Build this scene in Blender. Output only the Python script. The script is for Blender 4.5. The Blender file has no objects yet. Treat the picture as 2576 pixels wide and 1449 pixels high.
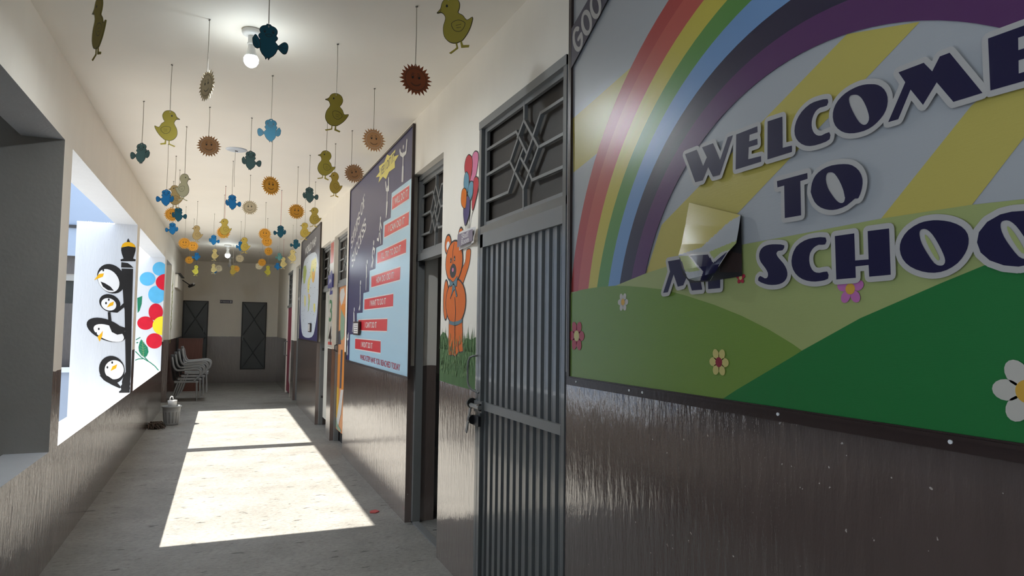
import bpy, math, random
from mathutils import Vector, Matrix
from mathutils.geometry import tessellate_polygon
random.seed(7)
ART={'w_W':[(1.6889,2.0424),(1.6332,2.0432),(1.6034,1.9873),(1.5866,2.0094),(1.6079,2.0442),(1.5591,2.0444),(1.529,1.9882),(1.4964,2.0458),(1.4758,2.0463),(1.5306,1.9456),(1.5599,1.9459),(1.5807,1.9787),(1.6056,1.9445),(1.6403,1.9455)],
'w_E':[(1.4621,2.0447),(1.3811,2.0458),(1.3803,2.0296),(1.4103,2.03),(1.4121,2.0127),(1.3815,2.0124),(1.3807,1.9963),(1.4138,1.9969),(1.4163,1.9647),(1.3687,1.9623),(1.3684,1.9472),(1.4654,1.9468)],
'w_L':[(1.344,2.0485),(1.2932,2.0467),(1.2936,1.9662),(1.2633,1.9644),(1.2636,1.9485),(1.346,1.948)],
'w_C':[(1.1526,2.0483),(1.1549,2.0335),(1.1747,2.0345),(1.189,2.0287),(1.1983,2.0145),(1.2007,1.9983),(1.1961,1.9818),(1.186,1.9708),(1.172,1.9662),(1.1495,1.9685),(1.1486,1.9513),(1.1744,1.9472),(1.207,1.9492),(1.2321,1.9605),(1.249,1.9786),(1.2544,1.9991),(1.2483,2.0217),(1.2307,2.0409),(1.2051,2.0521),(1.1805,2.053)],
'w_O':[(1.0355,2.0452),(1.0187,2.0375),(1.0042,2.0227),(0.9971,2.0039),(0.9985,1.9848),(1.0071,1.9693),(1.024,1.9559),(1.0445,1.9478),(1.0689,1.9466),(1.094,1.9507),(1.116,1.9616),(1.1326,1.9796),(1.1388,2.0009),(1.1357,2.0196),(1.1239,2.0355),(1.103,2.0467),(1.0774,2.0512),(1.0561,2.0505)],
'w_O_h':[(1.0813,2.036),(1.0707,2.0317),(1.0603,2.0206),(1.0502,2.0004),(1.0438,1.9799),(1.0434,1.9675),(1.0494,1.9599),(1.0581,1.9608),(1.0684,1.9699),(1.0805,1.9906),(1.0909,2.0142),(1.0942,2.0295),(1.0904,2.0363)],
'w_M':[(0.9704,2.0488),(0.9143,2.0492),(0.897,2.0252),(0.8808,2.0497),(0.8609,2.0498),(0.801,1.9503),(0.856,1.9501),(0.8883,1.9997),(0.918,1.9629),(0.9441,2.0032),(0.9732,1.9492),(0.9968,1.9493),(0.9555,2.0225)],
'w_E2':[(0.7883,2.0495),(0.7015,2.0483),(0.7017,2.0294),(0.737,2.0304),(0.7373,2.0078),(0.7093,2.0071),(0.7094,1.9886),(0.7376,1.9891),(0.7381,1.9653),(0.6998,1.9655),(0.6999,1.9484),(0.787,1.9502)],
'w_T':[(1.3142,1.8846),(1.2157,1.8853),(1.2153,1.871),(1.2379,1.8696),(1.2368,1.7848),(1.2892,1.7856),(1.2898,1.8686),(1.3124,1.8681)],
'w_o':[(1.1101,1.884),(1.0883,1.8761),(1.0708,1.8599),(1.0625,1.8396),(1.0647,1.8184),(1.0739,1.7988),(1.0828,1.7997),(1.1047,1.7877),(1.1309,1.783),(1.1538,1.7853),(1.1773,1.7946),(1.1951,1.8107),(1.2057,1.8343),(1.2056,1.8413),(1.2024,1.8574),(1.1919,1.8737),(1.1716,1.8844),(1.1441,1.8883)],
'w_o_h':[(1.1482,1.8729),(1.1368,1.8673),(1.1239,1.8486),(1.1132,1.8243),(1.1098,1.8078),(1.1087,1.8073),(1.1119,1.7968),(1.1212,1.7958),(1.1324,1.8034),(1.1454,1.8202),(1.1567,1.8388),(1.1618,1.8594),(1.158,1.8717)],
'w_m':[(1.777,1.7189),(1.7128,1.7197),(1.6908,1.6883),(1.6676,1.7178),(1.6354,1.7182),(1.6099,1.6205),(1.6584,1.6203),(1.6797,1.6665),(1.6991,1.6382),(1.7268,1.6354),(1.7474,1.6744),(1.7773,1.6206),(1.8027,1.6195),(1.7664,1.6853)],
'w_Y':[(1.6228,1.7199),(1.5708,1.7191),(1.5563,1.6899),(1.5327,1.7174),(1.5015,1.7183),(1.5321,1.6683),(1.5319,1.6214),(1.5837,1.6208),(1.585,1.6722)],
'w_S':[(1.2916,1.7169),(1.2977,1.7053),(1.3114,1.705),(1.3184,1.6986),(1.3117,1.6874),(1.2959,1.6721),(1.2849,1.6556),(1.283,1.64),(1.2921,1.6267),(1.3104,1.6201),(1.336,1.6194),(1.3598,1.6236),(1.3841,1.634),(1.3765,1.6455),(1.3596,1.6379),(1.3499,1.6409),(1.3488,1.6515),(1.3592,1.6666),(1.3736,1.6822),(1.3793,1.6972),(1.3756,1.7114),(1.3632,1.721),(1.3439,1.7243),(1.3181,1.7226)],
'w_c':[(1.1648,1.7217),(1.1663,1.7056),(1.1849,1.707),(1.2012,1.7005),(1.2117,1.6883),(1.214,1.6719),(1.2102,1.6566),(1.2002,1.6443),(1.1842,1.6399),(1.1617,1.6415),(1.1597,1.6247),(1.1845,1.6204),(1.2088,1.6211),(1.2357,1.6284),(1.2569,1.6433),(1.2683,1.6646),(1.267,1.6868),(1.2536,1.7094),(1.2278,1.7217),(1.1987,1.725)],
'w_H':[(1.1385,1.7217),(1.0862,1.7216),(1.085,1.6606),(1.0509,1.66),(1.0519,1.7222),(0.9999,1.7214),(0.9984,1.6227),(1.0501,1.622),(1.0512,1.6477),(1.0846,1.6473),(1.0841,1.6218),(1.1364,1.6213)],
'w_O3':[(0.8922,1.7235),(0.8678,1.7167),(0.8469,1.7045),(0.8357,1.6886),(0.8349,1.6701),(0.8418,1.6525),(0.8567,1.6353),(0.8784,1.6237),(0.9033,1.6201),(0.9289,1.6247),(0.9538,1.6364),(0.9701,1.6534),(0.9764,1.6742),(0.9722,1.6939),(0.9564,1.712),(0.9323,1.723),(0.9119,1.7252)],
'w_O3_h':[(0.9253,1.7102),(0.9167,1.7083),(0.9055,1.6972),(0.8934,1.6766),(0.8843,1.6566),(0.8806,1.6427),(0.8835,1.6349),(0.8918,1.6334),(0.9028,1.6392),(0.9165,1.6597),(0.9275,1.6803),(0.9323,1.6977),(0.9312,1.7074)],
'w_O3_g':[(0.9198,1.6989),(0.9101,1.6867),(0.8993,1.6663),(0.8922,1.6492),(0.8943,1.6434),(0.9025,1.6529),(0.9133,1.6732),(0.92,1.6906)],
'O4pts':[(0.8191,1.6736),(0.7612,1.6224),(0.7628,1.722)],
'w_goo':[(2.4521,2.7484),(2.3052,2.8129),(2.1894,2.8634),(2.04,2.7901),(2.1535,2.7442),(2.4496,2.5786)],
'gooG':[(2.3429,2.698),(2.3852,2.7061),(2.412,2.7012),(2.426,2.6864),(2.4198,2.6637),(2.3996,2.653),(2.3707,2.6505),(2.3481,2.6615),(2.3426,2.6735),(2.3768,2.6832)],
'gooO':[(2.286,2.7456),(2.2771,2.7279),(2.2878,2.7101),(2.315,2.7002),(2.3396,2.7023),(2.3532,2.7148),(2.3489,2.7329),(2.3244,2.7481)],
'gooO2':[(2.2196,2.7823),(2.2091,2.764),(2.2193,2.7478),(2.2453,2.739),(2.2665,2.7411),(2.2796,2.7539),(2.2743,2.7711),(2.251,2.7828)],
'rayL':[(2.4467,2.3713),(1.9987,2.4342),(1.8818,2.4207),(2.2351,2.1798),(2.4387,2.1434)],
'rayA':[(1.106,2.1886),(0.9292,2.1433),(1.6037,1.7507),(1.6759,1.7074),(1.9255,1.6747),(1.8281,1.8427)],
'rayB':[(0.8297,1.9365),(0.6886,2.0171),(0.6253,1.9984),(0.7405,1.8502),(0.8343,1.7451),(1.0286,1.7465)],
'hill1':[(2.4411,1.6506),(2.1041,1.6586),(1.9069,1.6909),(1.7753,1.7057),(1.5932,1.7331),(1.4373,1.737),(1.2699,1.7405),(1.0286,1.7465),(0.8343,1.7451),(0.7438,1.7403)],
'hill2':[(2.441,1.645),(2.3697,1.6551),(2.2931,1.6584),(2.2203,1.6599),(2.1038,1.6589),(2.0139,1.6527),(1.9137,1.6428),(1.8137,1.6311),(1.6946,1.6064),(1.5691,1.5757),(1.4571,1.5426),(1.3566,1.5058),(1.2743,1.469),(1.2019,1.4299)],
'hill3':[(1.5708,1.2893),(1.4758,1.3405),(1.2748,1.44),(1.2471,1.4547),(1.082,1.5317),(0.9815,1.5682),(0.8923,1.6005),(0.8085,1.629),(0.7466,1.6481)],
'fl_c':[(2.051,1.598),(2.39,1.4736),(1.5461,1.4117),(1.1033,1.5982),(1.4537,1.6459),(0.7413,1.4009)],
'fl_t':[(2.0511,1.629),(2.3908,1.5306),(1.5458,1.4489),(1.1026,1.6315),(1.4535,1.6622),(0.7396,1.4564)],
'tear_hole':[(1.6666,1.8876),(1.7106,1.7494),(1.7196,1.731),(1.6996,1.672),(1.6648,1.6438),(1.5745,1.6427),(1.4426,1.6499),(1.4443,1.8165)],
'flap':[[(1.3035,1.6646,1.8872),(1.3035,1.6342,1.8775),(1.3035,1.6046,1.868),(1.3035,1.5758,1.8588),(1.3035,1.5478,1.8498),(1.3035,1.5205,1.841),(1.3035,1.4939,1.8325),(1.3035,1.4679,1.8242),(1.3035,1.4427,1.8161)],[(1.2931,1.67,1.8199),(1.2921,1.6369,1.8143),(1.2916,1.6053,1.809),(1.2915,1.5752,1.8039),(1.2919,1.5464,1.799),(1.2927,1.5189,1.7944),(1.2939,1.4926,1.79),(1.2953,1.4672,1.7858),(1.2969,1.4426,1.7816)],[(1.2775,1.6678,1.7601),(1.2751,1.6323,1.7563),(1.2738,1.5991,1.7528),(1.2736,1.5683,1.7496),(1.2745,1.5397,1.7468),(1.2766,1.5132,1.7442),(1.2795,1.4885,1.7419),(1.2831,1.4651,1.7398),(1.287,1.4427,1.7378)],[(1.2644,1.6661,1.7259),(1.2609,1.6319,1.7235),(1.2589,1.6006,1.7214),(1.2586,1.5723,1.7197),(1.26,1.5468,1.7183),(1.2631,1.5239,1.7172),(1.2675,1.5032,1.7164),(1.2729,1.484,1.7158),(1.2787,1.4658,1.7152)],[(1.2557,1.6334,1.6796),(1.2514,1.6059,1.6793),(1.249,1.5814,1.6794),(1.2486,1.5601,1.6797),(1.2504,1.5417,1.6802),(1.2541,1.5261,1.6811),(1.2595,1.5127,1.6822),(1.2661,1.501,1.6835),(1.2732,1.4901,1.6849)],[(1.2557,1.6081,1.6496),(1.2514,1.5874,1.6504),(1.249,1.5694,1.6513),(1.2486,1.5542,1.6526),(1.2504,1.5419,1.654),(1.2541,1.5321,1.6557),(1.2595,1.5245,1.6576),(1.2661,1.5183,1.6596),(1.2732,1.5129,1.6617)],[(1.2644,1.5881,1.6435),(1.2609,1.5751,1.6428),(1.2589,1.5642,1.6422),(1.2586,1.5554,1.6418),(1.26,1.5489,1.6416),(1.2631,1.5443,1.6416),(1.2675,1.5415,1.6417),(1.2729,1.5398,1.642),(1.2787,1.5387,1.6423)]],
'flap0':[[(1.6666,1.8876),(1.6361,1.8779),(1.6064,1.8684),(1.5776,1.8592),(1.5495,1.8502),(1.5222,1.8414),(1.4956,1.8329),(1.4696,1.8246),(1.4443,1.8165)],[(1.6854,1.8229),(1.6532,1.8174),(1.622,1.8122),(1.5916,1.807),(1.5621,1.8021),(1.5333,1.7972),(1.5054,1.7925),(1.4782,1.7879),(1.4517,1.7834)],[(1.7038,1.7657),(1.6706,1.7623),(1.6383,1.759),(1.607,1.7558),(1.5765,1.7527),(1.5469,1.7497),(1.5181,1.7467),(1.4901,1.7439),(1.4629,1.7411)],[(1.7196,1.7332),(1.689,1.7313),(1.6592,1.7295),(1.6302,1.7278),(1.602,1.7261),(1.5745,1.7244),(1.5476,1.7228),(1.5215,1.7212),(1.4959,1.7197)],[(1.6975,1.6866),(1.6747,1.687),(1.6524,1.6874),(1.6305,1.6878),(1.609,1.6881),(1.588,1.6885),(1.5674,1.6888),(1.5471,1.6892),(1.5273,1.6895)],[(1.6712,1.6555),(1.6554,1.6568),(1.6398,1.6581),(1.6244,1.6594),(1.6093,1.6607),(1.5943,1.662),(1.5795,1.6633),(1.565,1.6645),(1.5506,1.6657)],[(1.6391,1.6481),(1.6302,1.6478),(1.6215,1.6474),(1.6128,1.647),(1.6041,1.6466),(1.5956,1.6463),(1.5871,1.6459),(1.5786,1.6456),(1.5703,1.6452)]],
'fl_y':[(1.6666,1.8876),(1.4443,1.8165),(1.4923,1.8043),(1.6102,1.7452),(1.7209,1.7333)],
'fl_g':[(1.6103,1.7228),(1.4547,1.7497),(1.5217,1.6793),(1.7076,1.6768),(1.7196,1.7297)],
'fl_Y':[(1.6643,1.7258),(1.5798,1.7207),(1.5574,1.6948),(1.5156,1.7138),(1.5015,1.7202),(1.5506,1.6657),(1.5745,1.6435),(1.6171,1.646),(1.6015,1.6734)],
'fl_Yo':[(1.6819,1.7359),(1.5738,1.7281),(1.5561,1.7058),(1.5212,1.7222),(1.4876,1.7265),(1.539,1.6649),(1.5656,1.639),(1.6296,1.6427),(1.6107,1.672)],
'fl_M':[(1.7209,1.7333),(1.7074,1.7193),(1.6745,1.6578),(1.655,1.6483),(1.6942,1.6716)],
'st_stairs':[(5.2048,2.665),(5.8255,2.6702),(5.8398,2.4548),(6.1329,2.4564),(6.1382,2.2508),(6.4301,2.2522),(6.4371,2.0544),(6.714,2.0524),(6.721,1.8463),(7.0168,1.8452),(7.0305,1.6436),(7.3587,1.6431),(7.3379,1.4192),(7.7478,1.4099),(7.7535,1.1295),(5.2351,1.1285)],
'st_corner':[(8.0324,3.097),(5.162,3.093),(5.2073,1.1323),(8.0499,1.1082)],
'st_l0':[(5.7854,2.6245),(5.2069,2.6205),(5.207,2.5161),(5.7927,2.5191)],
'st_l1':[(6.0704,2.4178),(5.1979,2.4083),(5.204,2.3076),(6.0783,2.3106)],
'st_l2':[(6.3602,2.1979),(5.2688,2.2011),(5.2715,2.0931),(6.3613,2.0972)],
'st_l3':[(6.619,1.9878),(5.4441,1.9897),(5.4507,1.8883),(6.6155,1.8853)],
'st_l4':[(6.9428,1.7772),(5.6713,1.7791),(5.6749,1.6764),(6.9443,1.6745)],
'st_l5':[(7.2555,1.5683),(5.8764,1.5691),(5.8838,1.4649),(7.2406,1.4618)],
'st_l6':[(7.414,1.368),(6.1284,1.3693),(6.1249,1.2659),(7.41,1.2627)],
'st_txt':[(7.104,1.1617),(5.3798,1.1486),(7.0957,1.215),(5.3735,1.2159)],
'st_star':[(5.7134,3.0328),(5.7605,2.9808),(5.5813,2.9553),(5.7311,2.9289),(5.7224,2.8739),(5.9489,2.8848),(6.0652,2.8422),(6.1999,2.8936),(6.395,2.8748),(6.346,2.9234),(6.5288,2.9532),(6.3511,2.9692),(6.3873,3.031),(6.154,3.0194),(6.0427,3.0658),(5.9261,3.0233)],
'st_startxt':[(6.3247,2.919),(5.7564,2.9387),(6.3127,2.9969),(5.7788,2.9891)],
'men':[[[(5.4308,3.002),(5.4276,2.9653)],[(5.5478,2.9832),(5.5252,2.9501),(5.4388,2.9141),(5.3367,2.9172),(5.314,3.0076)],[(5.4309,2.9318),(5.4299,2.8147)],[(5.4428,2.8175),(5.4518,2.7063)],[(5.4171,2.8119),(5.4197,2.7)]],[[(5.9856,2.7694),(5.9817,2.7323)],[(6.0736,2.812),(6.0394,2.7413),(5.9436,2.7235),(5.954,2.825)],[(5.9998,2.7255),(5.9959,2.6146)],[(6.0112,2.6172),(6.0208,2.4915)],[(5.9806,2.612),(6.0005,2.5139)]],[[(6.2608,2.5288),(6.2562,2.4869)],[(6.2635,2.4791),(6.2863,2.3899)],[(6.2863,2.3899),(6.3191,2.3147),(6.3836,2.3293)],[(6.2614,2.3868),(6.2249,2.2777)],[(6.2537,2.4646),(6.2078,2.4147)]],[[(6.5498,2.3396),(6.5435,2.2864)],[(6.563,2.266),(6.5957,2.2317),(6.5977,2.1866),(6.5559,2.1453)],[(6.5633,2.1459),(6.6417,2.0885)],[(6.5485,2.1446),(6.5741,2.0831)],[(6.551,2.2572),(6.4878,2.2432),(6.5267,2.2061)]],[[(6.8526,2.1762),(6.8467,2.1303)],[(6.8889,2.1195),(6.8736,1.9998)],[(6.8834,2.0004),(6.8871,1.8774)],[(6.8662,2.094),(6.8504,2.0077)]],[[(7.1856,1.9884),(7.1784,1.9358)],[(7.192,1.9198),(7.188,1.8132)],[(7.1933,1.8134),(7.1904,1.715),(7.239,1.6817)],[(7.1774,1.8128),(7.1857,1.6805)]],[[(7.5206,1.7111),(7.5137,1.6639)],[(7.5466,1.6522),(7.5401,1.5292)],[(7.5517,1.5292),(7.5978,1.4469)],[(7.5285,1.5292),(7.4993,1.4477)],[(7.5219,1.6416),(7.4928,1.5596)]],[[(7.9096,1.4121),(7.9038,1.3748)],[(7.9742,1.4167),(7.9529,1.3633),(7.9059,1.3481),(7.8457,1.3652),(7.8477,1.4182)],[(7.9059,1.3481),(7.9068,1.2735)],[(7.9131,1.2733),(7.9305,1.182)],[(7.8942,1.2738),(7.8738,1.1843)]]],
'st_t1':[(7.8116,2.3751),(7.0449,2.7836),(7.8544,2.4904),(7.0814,2.9035)],
'st_t2':[(7.7288,2.1572),(6.9566,2.5138),(7.7821,2.2798),(7.0057,2.6405)],
'st_pf':[(7.3733,1.551),(7.0799,1.5546),(7.0864,1.4127),(7.3751,1.4087)],
'mp_corner':[(13.2819,3.0895),(10.5584,3.0418),(10.6266,1.2735),(13.317,1.2596)],
'mp_shape':[(11.2165,2.6879),(12.6388,2.7098),(12.9552,2.5442),(12.9979,2.5556),(13.1973,2.169),(13.2013,1.8352),(13.0478,1.5683),(12.6502,1.3245),(11.3225,1.3233),(10.9062,1.5049),(10.7085,1.7777),(10.6252,2.156),(10.7179,2.3811),(10.8279,2.4896)],
'mp_c1':[(12.8856,2.5864),(12.5348,2.5841),(12.3354,2.4672),(12.4716,2.3502),(12.5942,2.2555),(12.8001,2.2801),(12.8982,2.4168)],
'mp_c2':[(12.5876,2.0634),(12.3781,2.0045),(12.3439,1.878),(12.4761,1.8248),(12.5871,1.9358)],
'mp_c3':[(12.0746,2.3002),(11.8256,2.3451),(11.7532,2.4603),(11.634,2.5822),(11.071,2.5899),(10.9587,2.4895),(11.1033,2.3423),(11.1768,2.2674),(11.4432,2.2027),(11.5622,2.2921),(11.7584,2.2806),(11.8401,2.2012),(11.9071,2.0594),(12.1025,2.0802),(12.1604,2.2188)],
'mp_c4':[(11.589,2.4004),(11.1578,2.3805),(11.1582,2.2663),(11.2986,2.1944),(11.4685,2.2275)],
'mp_c5':[(12.0098,2.0517),(11.7966,2.0306),(11.7453,1.909),(11.8495,1.7559),(11.9512,1.7458),(11.9249,1.9268)],
'mp_c6':[(11.2175,1.8579),(11.0058,1.8518),(10.9639,1.7501),(11.0435,1.7067),(11.1898,1.7433)],
'mp_c7':[(11.4427,2.4366),(11.3267,2.4277),(11.3139,2.3746),(11.4296,2.3829)],
'mp_txt':[(12.6978,2.7607),(11.1208,2.7949),(12.7153,2.9003),(11.1396,2.9441)],
'mp_pf':[(11.6411,1.5395),(11.3787,1.5505),(11.3719,1.4065),(11.6352,1.3981)],
'b_headc':[(4.0816,1.9184),(4.0886,2.0458),(4.2481,1.9328)],
'b_earL':[(4.2166,2.0418),(4.22,2.1),(4.278,2.0485)],
'b_earLi':[(4.2123,2.0333),(4.214,2.0623),(4.2466,2.037)],
'b_earR':[(3.9575,2.0571),(3.9604,2.1143),(4.002,2.0624)],
'b_earRi':[(3.9569,2.0461),(3.9588,2.0824),(3.9842,2.0493)],
'b_sn':[(4.0926,1.8601),(4.0951,1.905),(4.1581,1.8649)],
'b_no':[(4.0966,1.8671),(4.0973,1.8806),(4.1146,1.8684)],
'b_e1':[(4.1399,1.9314),(4.1409,1.9496),(4.1546,1.9327)],
'b_e2':[(4.0649,1.9371),(4.0659,1.955),(4.0791,1.9383)],
'b_body':[(4.0393,1.661),(4.0469,1.7992),(4.2323,1.667)],
'b_arm':[(4.2407,1.681),(4.2481,1.8057),(4.2907,1.6827)],
'b_armR':[(4.0186,1.7919),(3.9466,1.8472),(3.8667,1.8946),(3.8473,1.9588),(3.8065,1.9684),(3.7715,1.9543),(3.793,1.8831),(3.8471,1.824),(3.9031,1.7743),(3.9427,1.7712)],
'b_legs':[(4.1652,1.5408),(3.9047,1.547),(3.8821,1.36),(3.9712,1.3514),(4.021,1.3225),(4.0633,1.3316),(4.1674,1.3241)],
'b_belt':[(4.1428,1.5329),(4.067,1.526),(3.9807,1.5302),(3.9077,1.5428)],
'b_l1':[(4.0809,2.0359),(4.1066,1.9825),(4.0986,1.9031)],
'b_l2':[(4.0479,1.6888),(4.0291,1.6004),(4.0392,1.5293),(4.0322,1.3383)],
'b_bow':[(4.0885,1.785),(4.1624,1.8119),(4.1522,1.7626),(4.095,1.7742),(4.0169,1.7589),(4.0063,1.8186)],
'b_rib':[(4.0953,1.7798),(4.1066,1.7245),(4.1406,1.6866),(4.0854,1.7291),(4.0509,1.7441),(4.0202,1.6932),(3.9998,1.6979),(4.0441,1.7493),(4.0668,1.7782)],
'b_t1':[(4.0988,1.3302),(4.112,1.374),(4.0888,1.4078)],
'b_t2':[(3.9544,1.352),(3.9695,1.3837),(3.9645,1.4161)],
'b_gtop':[(4.3744,1.4421),(4.2934,1.4721),(4.2277,1.4614),(4.1688,1.4115),(4.0224,1.3496),(3.8905,1.3966),(3.8283,1.44),(3.7347,1.4314),(3.6316,1.4484)],
'b_gbot':[(3.6471,1.1446),(3.7212,1.1431),(4.117,1.1449),(4.3629,1.1335)],
'bl_pink':[(3.7165,2.5391),(3.6714,2.5196),(3.6635,2.4827),(3.6859,2.422),(3.7097,2.3874),(3.7537,2.3652),(3.7867,2.3717),(3.7943,2.3911),(3.7632,2.4295),(3.7732,2.5033),(3.7548,2.5304)],
'bl_red':[(3.8214,2.5423),(3.7736,2.5123),(3.7647,2.4611),(3.7882,2.4034),(3.8032,2.3839),(3.8273,2.3842),(3.8484,2.402),(3.8919,2.452),(3.9033,2.4867),(3.8886,2.5249),(3.8552,2.5425)],
'bl_blu1':[(3.8641,2.4462),(3.829,2.4207),(3.8203,2.3783),(3.8319,2.3398),(3.8578,2.3174),(3.8936,2.3468),(3.912,2.3825),(3.9043,2.4224),(3.8846,2.4436)],
'bl_red2':[(3.6904,2.3813),(3.6583,2.3639),(3.647,2.3313),(3.6615,2.295),(3.6969,2.2446),(3.7331,2.1979),(3.7502,2.205),(3.7547,2.2456),(3.7315,2.3034),(3.7365,2.3574),(3.7157,2.3798)],
'bl_blu2':[(3.767,2.3701),(3.7402,2.3537),(3.7421,2.3098),(3.7563,2.2813),(3.7921,2.2608),(3.8157,2.2828),(3.8271,2.3254),(3.8061,2.362)],
'bl_pur':[(3.8363,2.2932),(3.7947,2.2613),(3.798,2.1903),(3.8294,2.1502),(3.8621,2.1254),(3.8759,2.1296),(3.9021,2.1834),(3.9023,2.2429),(3.8629,2.282)],
'bl_ora':[(3.8966,2.3519),(3.8585,2.3312),(3.8524,2.2892),(3.8673,2.2327),(3.8948,2.2326),(3.938,2.258),(3.9511,2.2926),(3.9421,2.3373),(3.9216,2.3497)],
'b_strings':[[(3.8658,2.1192),(3.8672,2.0922)],[(3.7394,2.1945),(3.776,2.1425),(3.7865,2.0862)],[(3.7878,2.2534),(3.7965,2.1588),(3.8199,2.0905)],[(3.8437,2.3058),(3.8312,2.1864),(3.84,2.0909)],[(3.8081,2.2635),(3.8092,2.1472),(3.8024,2.0883)]],
'staff':[(3.9533,2.0872),(3.6523,2.0837),(3.6482,1.9908),(3.9617,1.9753)],
'grille':[[(3.0988,2.6794),(3.0959,2.572)],[(3.0956,2.1917),(3.0926,2.0823)],[(3.0959,2.572),(2.9039,2.3762),(3.0213,2.2645),(3.0956,2.1917)],[(3.0959,2.572),(3.182,2.4967),(3.2936,2.3858),(3.2198,2.31),(3.0956,2.1917)],[(3.6878,2.5447),(3.2049,2.5376),(3.0582,2.3807)],[(3.6893,2.3834),(3.2936,2.3858)],[(3.6822,2.2165),(3.3131,2.212),(3.2198,2.31),(3.1059,2.4132)],[(2.5996,2.5477),(2.8803,2.5502),(2.9772,2.4476),(3.0895,2.3401)],[(2.5969,2.3739),(2.9039,2.3762)],[(2.5868,2.2108),(2.9812,2.2171),(3.0213,2.2645),(3.1402,2.3745)]],
'grille_box':[(3.6883,2.6875),(2.5982,2.6621),(2.5891,2.0591),(3.6767,2.085)],
'gatebar':[(3.5554,1.089),(2.4982,1.1016),(2.4976,1.0596),(3.5537,1.0498)],
'p_tip':[(-1.0457,2.4879),(-1.0351,2.467),(-1.0252,2.4452),(-1.0593,2.4447),(-1.0546,2.4658)],
'p_cap':[(-1.1127,2.3778),(-1.1004,2.4167),(-1.077,2.4381),(-1.0426,2.4458),(-1.0075,2.4383),(-0.9786,2.416),(-0.9648,2.3864),(-1.0406,2.3964)],
'p_bowl':[(-1.1112,2.3763),(-1.0406,2.3964),(-0.9648,2.3864),(-0.9653,2.3448),(-0.9742,2.3043),(-0.9862,2.2557),(-0.9592,2.2451),(-0.964,2.2249),(-1.1096,2.2176),(-1.1138,2.2372),(-1.0833,2.2507),(-1.1028,2.3053),(-1.1113,2.3445)],
'p_col':[(-1.1037,2.2076),(-1.0397,2.2012),(-1.0039,2.175),(-0.9784,2.1483),(-1.1033,2.1465)],
'p_shaft':[(-1.0993,2.1348),(-0.9814,2.1362),(-0.9757,1.731),(-0.9749,1.6587),(-0.9493,0.9497),(-0.9474,0.9026),(-0.9606,0.8363),(-0.9547,0.8088),(-0.9621,0.7855),(-0.9556,0.7619),(-0.9614,0.7347),(-0.9548,0.7072),(-1.0654,0.71),(-1.0662,0.7295),(-1.0463,0.7445),(-1.0515,0.7874),(-1.0401,0.8105),(-1.0431,0.834),(-1.0288,0.9039),(-1.0087,0.9505),(-1.0489,1.6571),(-1.0625,1.7367)],
'pg0':[[(-1.0985,2.1087),(-1.0779,2.0753),(-1.0634,2.0387),(-1.0557,2.0007),(-1.055,1.9633),(-1.0616,1.9284),(-1.075,1.8978),(-1.0945,1.873),(-1.1191,1.8552),(-1.1476,1.8454),(-1.1784,1.844),(-1.2102,1.851),(-1.2411,1.866),(-1.2698,1.8883),(-1.2948,1.9167),(-1.3149,1.9498),(-1.3292,1.9859),(-1.3368,2.0234),(-1.3375,2.0603),(-1.3312,2.0948),(-1.3182,2.1253),(-1.2991,2.1502),(-1.2749,2.1682),(-1.2467,2.1785),(-1.216,2.1804),(-1.1842,2.1739),(-1.153,2.1593),(-1.1239,2.1371)],[(-1.1497,2.0608),(-1.1332,2.0341),(-1.121,2.0052),(-1.114,1.9755),(-1.1125,1.9466),(-1.1164,1.9198),(-1.1257,1.8966),(-1.1398,1.8781),(-1.1581,1.8653),(-1.1795,1.8588),(-1.203,1.8588),(-1.2274,1.8654),(-1.2515,1.8783),(-1.2741,1.8966),(-1.294,1.9196),(-1.3104,1.9461),(-1.3223,1.9748),(-1.3292,2.0041),(-1.3308,2.0328),(-1.3269,2.0593),(-1.3179,2.0824),(-1.304,2.1009),(-1.286,2.1139),(-1.2648,2.1207),(-1.2414,2.121),(-1.217,2.1147),(-1.1927,2.1021),(-1.1699,2.0838)],[(-1.32,2.062),(-1.2711,2.072),(-1.2796,2.0324),(-1.3654,1.9898)],[(-1.2705,2.1073),(-1.2706,2.1042),(-1.2711,2.1012),(-1.2721,2.0984),(-1.2734,2.0961),(-1.275,2.0944),(-1.2768,2.0933),(-1.2787,2.0928),(-1.2807,2.0931),(-1.2826,2.094),(-1.2843,2.0957),(-1.2858,2.0978),(-1.287,2.1004),(-1.2877,2.1034),(-1.2881,2.1065),(-1.288,2.1097),(-1.2875,2.1127),(-1.2865,2.1154),(-1.2852,2.1177),(-1.2836,2.1195),(-1.2818,2.1206),(-1.2799,2.121),(-1.2779,2.1208),(-1.276,2.1198),(-1.2743,2.1182),(-1.2728,2.116),(-1.2716,2.1134),(-1.2709,2.1104)]],
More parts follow.
